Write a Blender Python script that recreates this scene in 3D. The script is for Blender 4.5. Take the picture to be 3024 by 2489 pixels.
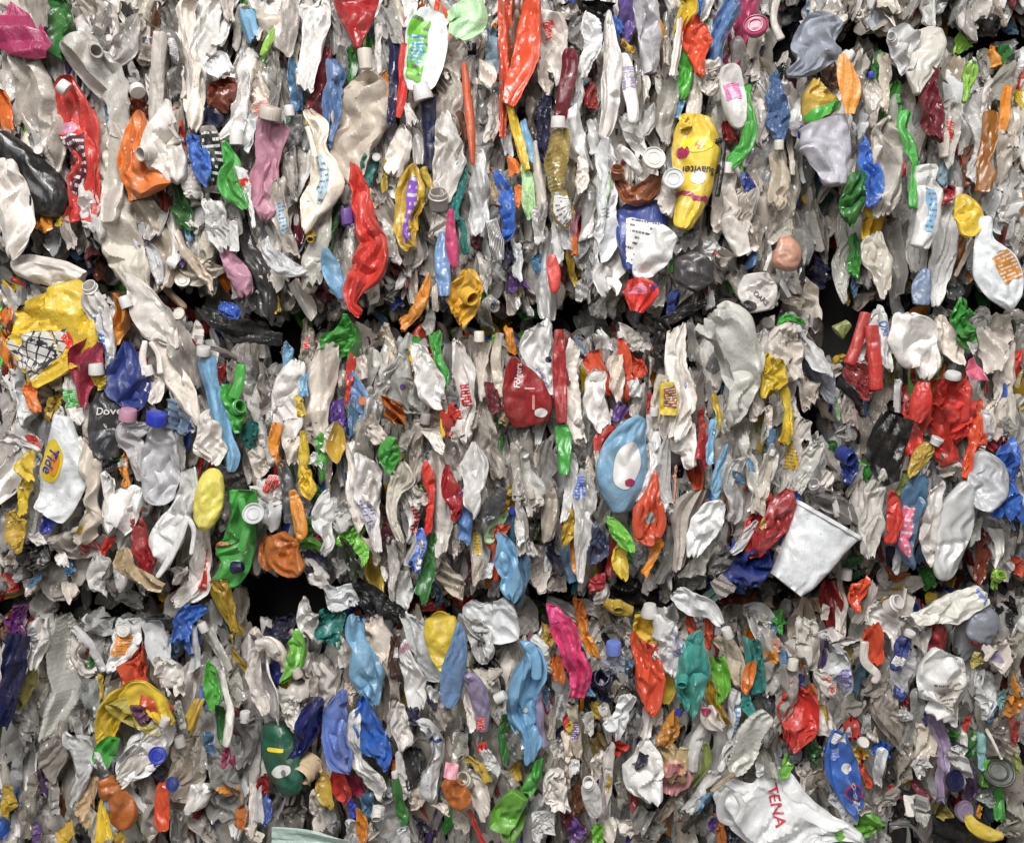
import bpy, bmesh, math, random
import numpy as np
from mathutils import Vector, Matrix
from mathutils.bvhtree import BVHTree

for o in list(bpy.data.objects):
    bpy.data.objects.remove(o)
SC = bpy.context.scene
COL = SC.collection
R_ = math.radians

# ------------------------------------------------------------------ camera, world, lamps, exposure
DIST = 3.0                                   # metres from the lens to the face of the bales
cam = bpy.data.cameras.new('camera')
cam.sensor_fit = 'HORIZONTAL'
cam.sensor_width = 36.0
cam.lens = 36.0 * DIST / 3.024
cam.clip_end = 100
cam_o = bpy.data.objects.new('camera', cam)
COL.objects.link(cam_o)
cam_o.location = (0, -DIST, 0)
cam_o.rotation_euler = (R_(90), 0, 0)
SC.camera = cam_o

world = bpy.data.worlds.new('World')
SC.world = world
world.use_nodes = True
bg = world.node_tree.nodes['Background']
bg.inputs['Color'].default_value = (.90, .96, 1.0, 1)
bg.inputs['Strength'].default_value = 0.07

def area(name, loc, target, sx, sy, power, color):
    L = bpy.data.lights.new(name, 'AREA')
    L.shape = 'RECTANGLE'; L.size = sx; L.size_y = sy
    L.energy = power; L.color = color
    o = bpy.data.objects.new(name, L)
    COL.objects.link(o)
    o.location = loc
    o.rotation_euler = (Vector(target) - Vector(loc)).to_track_quat('-Z', 'Y').to_euler()
    return o
area('hall_lamp_high', (-0.5, -4.0, 3.5), (0, 0, -.2), 3.0, 1.4, 375, (1.0, .985, .97))
area('hall_lamp_right', (3.0, -3.2, 2.4), (.4, 0, -.2), 1.4, 1.0, 40, (1.0, .98, .96))
area('front_fill_light', (-1.6, -5.0, 1.4), (0, 0, 0), 2.6, 1.8, 80, (.97, .985, 1.0))  # fill light added behind the camera to lift the shadows

SC.view_settings.view_transform = 'Standard'
SC.view_settings.look = 'None'
SC.view_settings.gamma = 1
SC.view_settings.use_curve_mapping = False
SC.view_settings.exposure = -0.07

# ------------------------------------------------------------------ base colours of the plastics
PAL = dict(
 W=(.69,.665,.635), W2=(.80,.79,.77), W3=(.74,.69,.60), W4=(.68,.67,.71), W5=(.6,.6,.64),
 I=(.56,.50,.43), I2=(.56,.43,.27), Q=(.60,.56,.485), T=(.50,.48,.435), G=(.33,.31,.285), G2=(.2,.2,.21),
 S=(.30,.31,.35), S2=(.50,.50,.57), S3=(.52,.54,.58), S4=(.33,.44,.6), S5=(.6,.58,.68), S6=(.5,.49,.49),
 R=(.66,.032,.02), R2=(.34,.012,.015), R3=(.70,.075,.02), R4=(.6,.1,.09), R6=(.6,.03,.06),
 U=(.15,.014,.022), U2=(.08,.01,.02), U3=(.36,.02,.06),
 O=(.85,.20,.02), O2=(.76,.11,.02), O3=(.76,.28,.02), O4=(.60,.16,.015), O5=(.62,.31,.21), O6=(.55,.22,.02), O7=(.4,.3,.15),
 Y=(.82,.57,.03), Y2=(.55,.36,.03), Y4=(.2,.13,.03), Y5=(.87,.64,.03), Y6=(.76,.43,.03), Y7=(.80,.68,.10), Y8=(.36,.30,.03), Y9=(.5,.42,.1), Y10=(.5,.3,.02),
 N=(.03,.17,.03), N2=(.06,.37,.05), N3=(.09,.43,.05), N4=(.01,.085,.05),
 L=(.30,.55,.06), L2=(.16,.48,.04), L3=(.45,.68,.38), L4=(.28,.33,.08), L5=(.19,.55,.06),
 B=(.03,.13,.5), B2=(.10,.20,.42), B3=(.04,.22,.55), B4=(.02,.045,.24), B5=(.07,.14,.3), B6=(.14,.22,.62), B7=(.04,.12,.5), B8=(.02,.04,.4), B9=(.13,.22,.6), B10=(.03,.16,.6),
 A=(.19,.38,.56), A2=(.085,.19,.31), A3=(.45,.58,.66), A4=(.25,.35,.42), A5=(.14,.24,.42), A6=(.13,.18,.28), A7=(.05,.06,.11),
 D=(.012,.014,.045), D2=(.008,.012,.13), D3=(.006,.008,.05),
 K=(.010,.010,.011), K2=(.035,.034,.036), K3=(.05,.05,.055), K4=(.02,.025,.012),
 P=(.12,.05,.25), P2=(.25,.1,.5), P3=(.13,.08,.3), P4=(.3,.24,.36), P5=(.4,.38,.7), P6=(.1,.01,.12), P7=(.1,.03,.07), P8=(.06,.03,.08),
 M=(.36,.025,.10), M2=(.48,.22,.28), M3=(.7,.2,.4), M4=(.55,.28,.38), M5=(.72,.06,.22), M6=(.7,.15,.25), M7=(.7,.05,.2), M8=(.4,.02,.1), M9=(.8,.35,.42), M10=(.55,.24,.24),
 E=(.02,.2,.17), E2=(.25,.4,.35), E3=(.46,.58,.51), E4=(.04,.3,.26), E5=(.2,.4,.4),
 V=(.18,.03,.01), V2=(.14,.05,.02), V3=(.3,.09,.03), V4=(.3,.11,.01), V5=(.06,.025,.015),
 C=(.55,.54,.52), C2=(.70,.55,.18), X=(.6,.58,.55), Z=(.5,.49,.47), ZB=(.6,.58,.55))
WORDS = dict(W='white', W2='white', W3='cream white', W4='lilac white', W5='clear', I='beige', I2='tan', Q='cloudy cream',
 T='translucent grey', G='grey', G2='dark grey', S='slate grey', S2='lilac grey', S3='pale grey', S4='pale blue', S5='lilac', S6='pale grey',
 R='red', R2='dark red', R3='orange red', R4='clear red', U='maroon', U2='dark maroon', U3='crimson', O='orange', O2='orange',
 O3='orange', O4='brown orange', O5='peach', O6='amber', O7='amber', Y='yellow', Y2='mustard yellow', Y4='dark olive', Y6='golden', Y7='lemon',
 Y8='olive', Y9='dull yellow', Y10='ochre', N='dark green', N2='green', N3='bright green', N4='dark green', L='lime', L2='lime green',
 L3='mint green', L4='olive green', L5='lime green', B='blue', B2='dusty blue', B3='blue', B4='dark blue', B5='blue', B6='light blue', B7='royal blue',
 B8='royal blue', B9='periwinkle', B10='bright blue', A='sky blue', A2='steel blue', A3='ice blue', A4='grey blue', A5='slate blue', A6='slate blue',
 A7='dark slate', D='navy', D2='navy', D3='navy', K='black', K2='charcoal', K3='dark grey', K4='dark green', P='purple', P2='purple', P3='purple',
 P4='lilac grey', P5='violet', P6='dark purple', P7='dark purple', P8='dark purple', M='magenta', M2='dusty pink', M3='pink', M4='pink',
 M5='hot pink', M6='pink', M7='hot pink', M8='crimson', M9='pink', M10='dusty pink', E='teal', E2='pale teal', E3='pale green', E4='teal',
 E5='pale teal', V='red brown', V2='brown', V3='brown orange', V4='amber', V5='dark brown', C='clear', C2='clear yellow')

# ------------------------------------------------------------------ procedural materials
def plastic_nodes(name, src, clear=0.0, rough=(.26, .52), grime=.5, bump=.6, coat=.32, scuff=.13, sss=0):
    m = bpy.data.materials.new(name); m.use_nodes = True
    nt = m.node_tree; N = nt.nodes; Lk = nt.links
    b = N['Principled BSDF']
    tc = N.new('ShaderNodeTexCoord'); oi = N.new('ShaderNodeObjectInfo')
    off = N.new('ShaderNodeVectorMath'); off.operation = 'MULTIPLY_ADD'
    comb = N.new('ShaderNodeCombineXYZ')
    for k in range(3): Lk.new(oi.outputs['Random'], comb.inputs[k])
    Lk.new(comb.outputs[0], off.inputs[0]); off.inputs[1].default_value = (31, 17, 43)
    Lk.new(tc.outputs['Object'], off.inputs[2])
    def noise(scale, detail, rgh=.6):
        n = N.new('ShaderNodeTexNoise'); n.inputs['Scale'].default_value = scale
        n.inputs['Detail'].default_value = detail; n.inputs['Roughness'].default_value = rgh
        Lk.new(off.outputs[0], n.inputs['Vector']); return n
    def ramp(inp, a, b_, va, vb):
        r = N.new('ShaderNodeMapRange'); r.inputs['From Min'].default_value = a; r.inputs['From Max'].default_value = b_
        r.inputs['To Min'].default_value = va; r.inputs['To Max'].default_value = vb
        Lk.new(inp, r.inputs['Value']); return r.outputs['Result']
    if src == 'object': base = oi.outputs['Color']
    else:
        at = N.new('ShaderNodeAttribute'); at.attribute_name = 'col'; base = at.outputs['Color']
    smear = ramp(noise(11, 5, .68).outputs['Fac'], .44, .76, 0, grime)
    mix1 = N.new('ShaderNodeMix'); mix1.data_type = 'RGBA'
    Lk.new(smear, mix1.inputs['Factor']); Lk.new(base, mix1.inputs[6]); mix1.inputs[7].default_value = (.11, .085, .06, 1)
    spk = ramp(noise(85, 3, .7).outputs['Fac'], .66, .73, 0, min(.8, grime * 1.6))
    mix2 = N.new('ShaderNodeMix'); mix2.data_type = 'RGBA'
    Lk.new(spk, mix2.inputs['Factor']); Lk.new(mix1.outputs[2], mix2.inputs[6]); mix2.inputs[7].default_value = (.05, .04, .03, 1)
    # dry pale scuff marks
    sc = N.new('ShaderNodeVectorMath'); sc.operation = 'MULTIPLY'; sc.inputs[1].default_value = (1, 1, .3)
    Lk.new(off.outputs[0], sc.inputs[0])
    n3 = noise(34, 6, .75); Lk.new(sc.outputs[0], n3.inputs['Vector'])
    mix0 = N.new('ShaderNodeMix'); mix0.data_type = 'RGBA'
    Lk.new(ramp(n3.outputs['Fac'], .5, .72, 0, scuff), mix0.inputs['Factor'])
    Lk.new(mix2.outputs[2], mix0.inputs[6]); mix0.inputs[7].default_value = (.42, .40, .37, 1)
    Lk.new(mix0.outputs[2], b.inputs['Base Color'])
    b.inputs['Coat Weight'].default_value = coat; b.inputs['Coat Roughness'].default_value = .13; b.inputs['Coat IOR'].default_value = 1.45
    r1 = N.new('ShaderNodeMath'); r1.operation = 'ADD'
    Lk.new(ramp(oi.outputs['Random'], 0, 1, rough[0], rough[1]), r1.inputs[0])
    Lk.new(ramp(noise(23, 4).outputs['Fac'], .35, .7, -.06, .16), r1.inputs[1])
    Lk.new(r1.outputs[0], b.inputs['Roughness'])
    b.inputs['IOR'].default_value = 1.48
    if clear:
        b.inputs['Transmission Weight'].default_value = clear; b.inputs['IOR'].default_value = 1.09
    if sss:
        b.inputs['Subsurface Weight'].default_value = sss; b.inputs['Subsurface Radius'].default_value = (.012, .012, .012); b.inputs['Subsurface Scale'].default_value = 1.
    bp = N.new('ShaderNodeBump'); bp.inputs['Strength'].default_value = bump; bp.inputs['Distance'].default_value = .0045
    w = noise(38, 5, .55); w.inputs['Distortion'].default_value = .8
    # fine lengthwise wrinkles of crushed sheet plastic
    st = N.new('ShaderNodeVectorMath'); st.operation = 'MULTIPLY'; st.inputs[1].default_value = (1, 1, .22)
    Lk.new(off.outputs[0], st.inputs[0])
    w2 = noise(95, 4, .6); w2.inputs['Distortion'].default_value = 1.2
    Lk.new(st.outputs[0], w2.inputs['Vector'])
    ad = N.new('ShaderNodeMath'); ad.operation = 'MULTIPLY_ADD'; ad.inputs[1].default_value = .7
    Lk.new(w2.outputs['Fac'], ad.inputs[0]); Lk.new(w.outputs['Fac'], ad.inputs[2])
    Lk.new(ad.outputs[0], bp.inputs['Height'])
    Lk.new(bp.outputs[0], b.inputs['Normal'])
    return m
MAT = dict(
 plastic=plastic_nodes('scuffed_plastic', 'object'),
 gloss=plastic_nodes('glossy_plastic', 'object', rough=(.2, .32), grime=.2, bump=.3),
 film=plastic_nodes('thin_plastic_film', 'object', rough=(.22, .34), grime=.25, bump=.9),
 clear=plastic_nodes('clear_plastic', 'object', clear=.62, rough=(.10, .2), grime=.3, bump=.8, coat=1., scuff=.3),
 milky=plastic_nodes('milky_plastic', 'object', clear=.24, rough=(.22, .36), grime=.35, bump=.6, coat=.8, scuff=.2),
 bag=plastic_nodes('carrier_bag_film', 'object', rough=(.3, .4), grime=.06, bump=.7, coat=.3, scuff=.05, sss=.5),
 stuff_clear=plastic_nodes('mixed_clear_plastic', 'col', clear=.45, rough=(.2, .2), coat=1., grime=.4),
 cap=plastic_nodes('cap_plastic', 'object', rough=(.3, .42), grime=.2, bump=.15),
 stuff=plastic_nodes('mixed_plastic', 'col', rough=(.36, .36)))
def print_nodes(name, kind):
    m = plastic_nodes(name, 'object', rough=(.3, .42), grime=.3, bump=.25)
    nt = m.node_tree; N = nt.nodes; Lk = nt.links
    if kind == 'plain': return m
    mix2 = [n for n in N if n.type == 'MIX'][0]
    oi = [n for n in N if n.type == 'OBJECT_INFO'][0]
    uv = N.new('ShaderNodeUVMap'); uv.uv_map = 'UVMap'
    sep = N.new('ShaderNodeSeparateXYZ'); Lk.new(uv.outputs[0], sep.inputs[0])
    def wave(out, freq, duty):
        a = N.new('ShaderNodeMath'); a.operation = 'MULTIPLY'; a.inputs[1].default_value = freq; Lk.new(out, a.inputs[0])
        f = N.new('ShaderNodeMath'); f.operation = 'FRACT'; Lk.new(a.outputs[0], f.inputs[0])
        g = N.new('ShaderNodeMath'); g.operation = 'LESS_THAN'; g.inputs[1].default_value = duty; Lk.new(f.outputs[0], g.inputs[0])
        return g.outputs[0]
    def mx(a, b_):
        g = N.new('ShaderNodeMath'); g.operation = 'MAXIMUM'; Lk.new(a, g.inputs[0]); Lk.new(b_, g.inputs[1]); return g.outputs[0]
    U, V = sep.outputs[0], sep.outputs[1]
    if kind == 'grid':
        nz = N.new('ShaderNodeTexNoise'); nz.inputs['Scale'].default_value = 5; Lk.new(uv.outputs[0], nz.inputs['Vector'])
        th = N.new('ShaderNodeMath'); th.operation = 'GREATER_THAN'; th.inputs[1].default_value = .56; Lk.new(nz.outputs['Fac'], th.inputs[0])
        f = mx(mx(wave(U, 6, .14), wave(V, 5, .16)), th.outputs[0]); ink = (.025, .024, .026, 1)
    elif kind == 'bars': f = wave(V, 9, .45); ink = (.03, .03, .035, 1)
    else:
        rows = 8 if kind == 'words' else 11
        rr = N.new('ShaderNodeMath'); rr.operation = 'MULTIPLY'; rr.inputs[1].default_value = rows; Lk.new(U, rr.inputs[0])
        fl = N.new('ShaderNodeMath'); fl.operation = 'FLOOR'; Lk.new(rr.outputs[0], fl.inputs[0])
        def cells(ku, kv, thr):
            cb = N.new('ShaderNodeCombineXYZ')
            m1 = N.new('ShaderNodeMath'); m1.operation = 'MULTIPLY'; m1.inputs[1].default_value = ku; Lk.new(fl.outputs[0], m1.inputs[0])
            m2 = N.new('ShaderNodeMath'); m2.operation = 'MULTIPLY'; m2.inputs[1].default_value = kv; Lk.new(V, m2.inputs[0])
            Lk.new(m1.outputs[0], cb.inputs[0]); Lk.new(m2.outputs[0], cb.inputs[1]); Lk.new(oi.outputs['Random'], cb.inputs[2])
            nz = N.new('ShaderNodeTexNoise'); nz.inputs['Scale'].default_value = 1.; nz.inputs['Detail'].default_value = 1
            Lk.new(cb.outputs[0], nz.inputs['Vector'])
            th = N.new('ShaderNodeMath'); th.operation = 'GREATER_THAN'; th.inputs[1].default_value = thr; Lk.new(nz.outputs['Fac'], th.inputs[0])
            return th.outputs[0]
        a1 = N.new('ShaderNodeMath'); a1.operation = 'MULTIPLY'; Lk.new(cells(7.3, 3.1, .46), a1.inputs[0]); Lk.new(cells(3.7, 34, .42), a1.inputs[1])
        ml = N.new('ShaderNodeMath'); ml.operation = 'MULTIPLY'; Lk.new(wave(U, rows, .42), ml.inputs[0]); Lk.new(a1.outputs[0], ml.inputs[1])
        f = ml.outputs[0]; ink = (.2, .2, .21, 1)
    if kind == 'words': ink = None
    mx2 = N.new('ShaderNodeMix'); mx2.data_type = 'RGBA'
    Lk.new(f, mx2.inputs['Factor']); Lk.new(oi.outputs['Color'], mx2.inputs[6])
    if ink: mx2.inputs[7].default_value = ink
    else:                                     # pale lettering on dark labels, dark on pale ones
        bw = N.new('ShaderNodeRGBToBW'); Lk.new(oi.outputs['Color'], bw.inputs[0])
        gt = N.new('ShaderNodeMath'); gt.operation = 'LESS_THAN'; gt.inputs[1].default_value = .3; Lk.new(bw.outputs[0], gt.inputs[0])
        mr = N.new('ShaderNodeMapRange'); mr.inputs['To Min'].default_value = .12; mr.inputs['To Max'].default_value = .66; Lk.new(gt.outputs[0], mr.inputs['Value'])
        Lk.new(mr.outputs[0], mx2.inputs[7])
    Lk.new(mx2.outputs[2], mix2.inputs[6])
    return m
MAT['print'] = print_nodes('printed_label', 'plain')
MAT['X'] = print_nodes('printed_grid', 'grid')
MAT['ZB'] = print_nodes('printed_bars', 'bars')
MAT['label'] = print_nodes('printed_label_text', 'words')
MAT['Z'] = print_nodes('printed_text_lines', 'lines')

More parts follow.
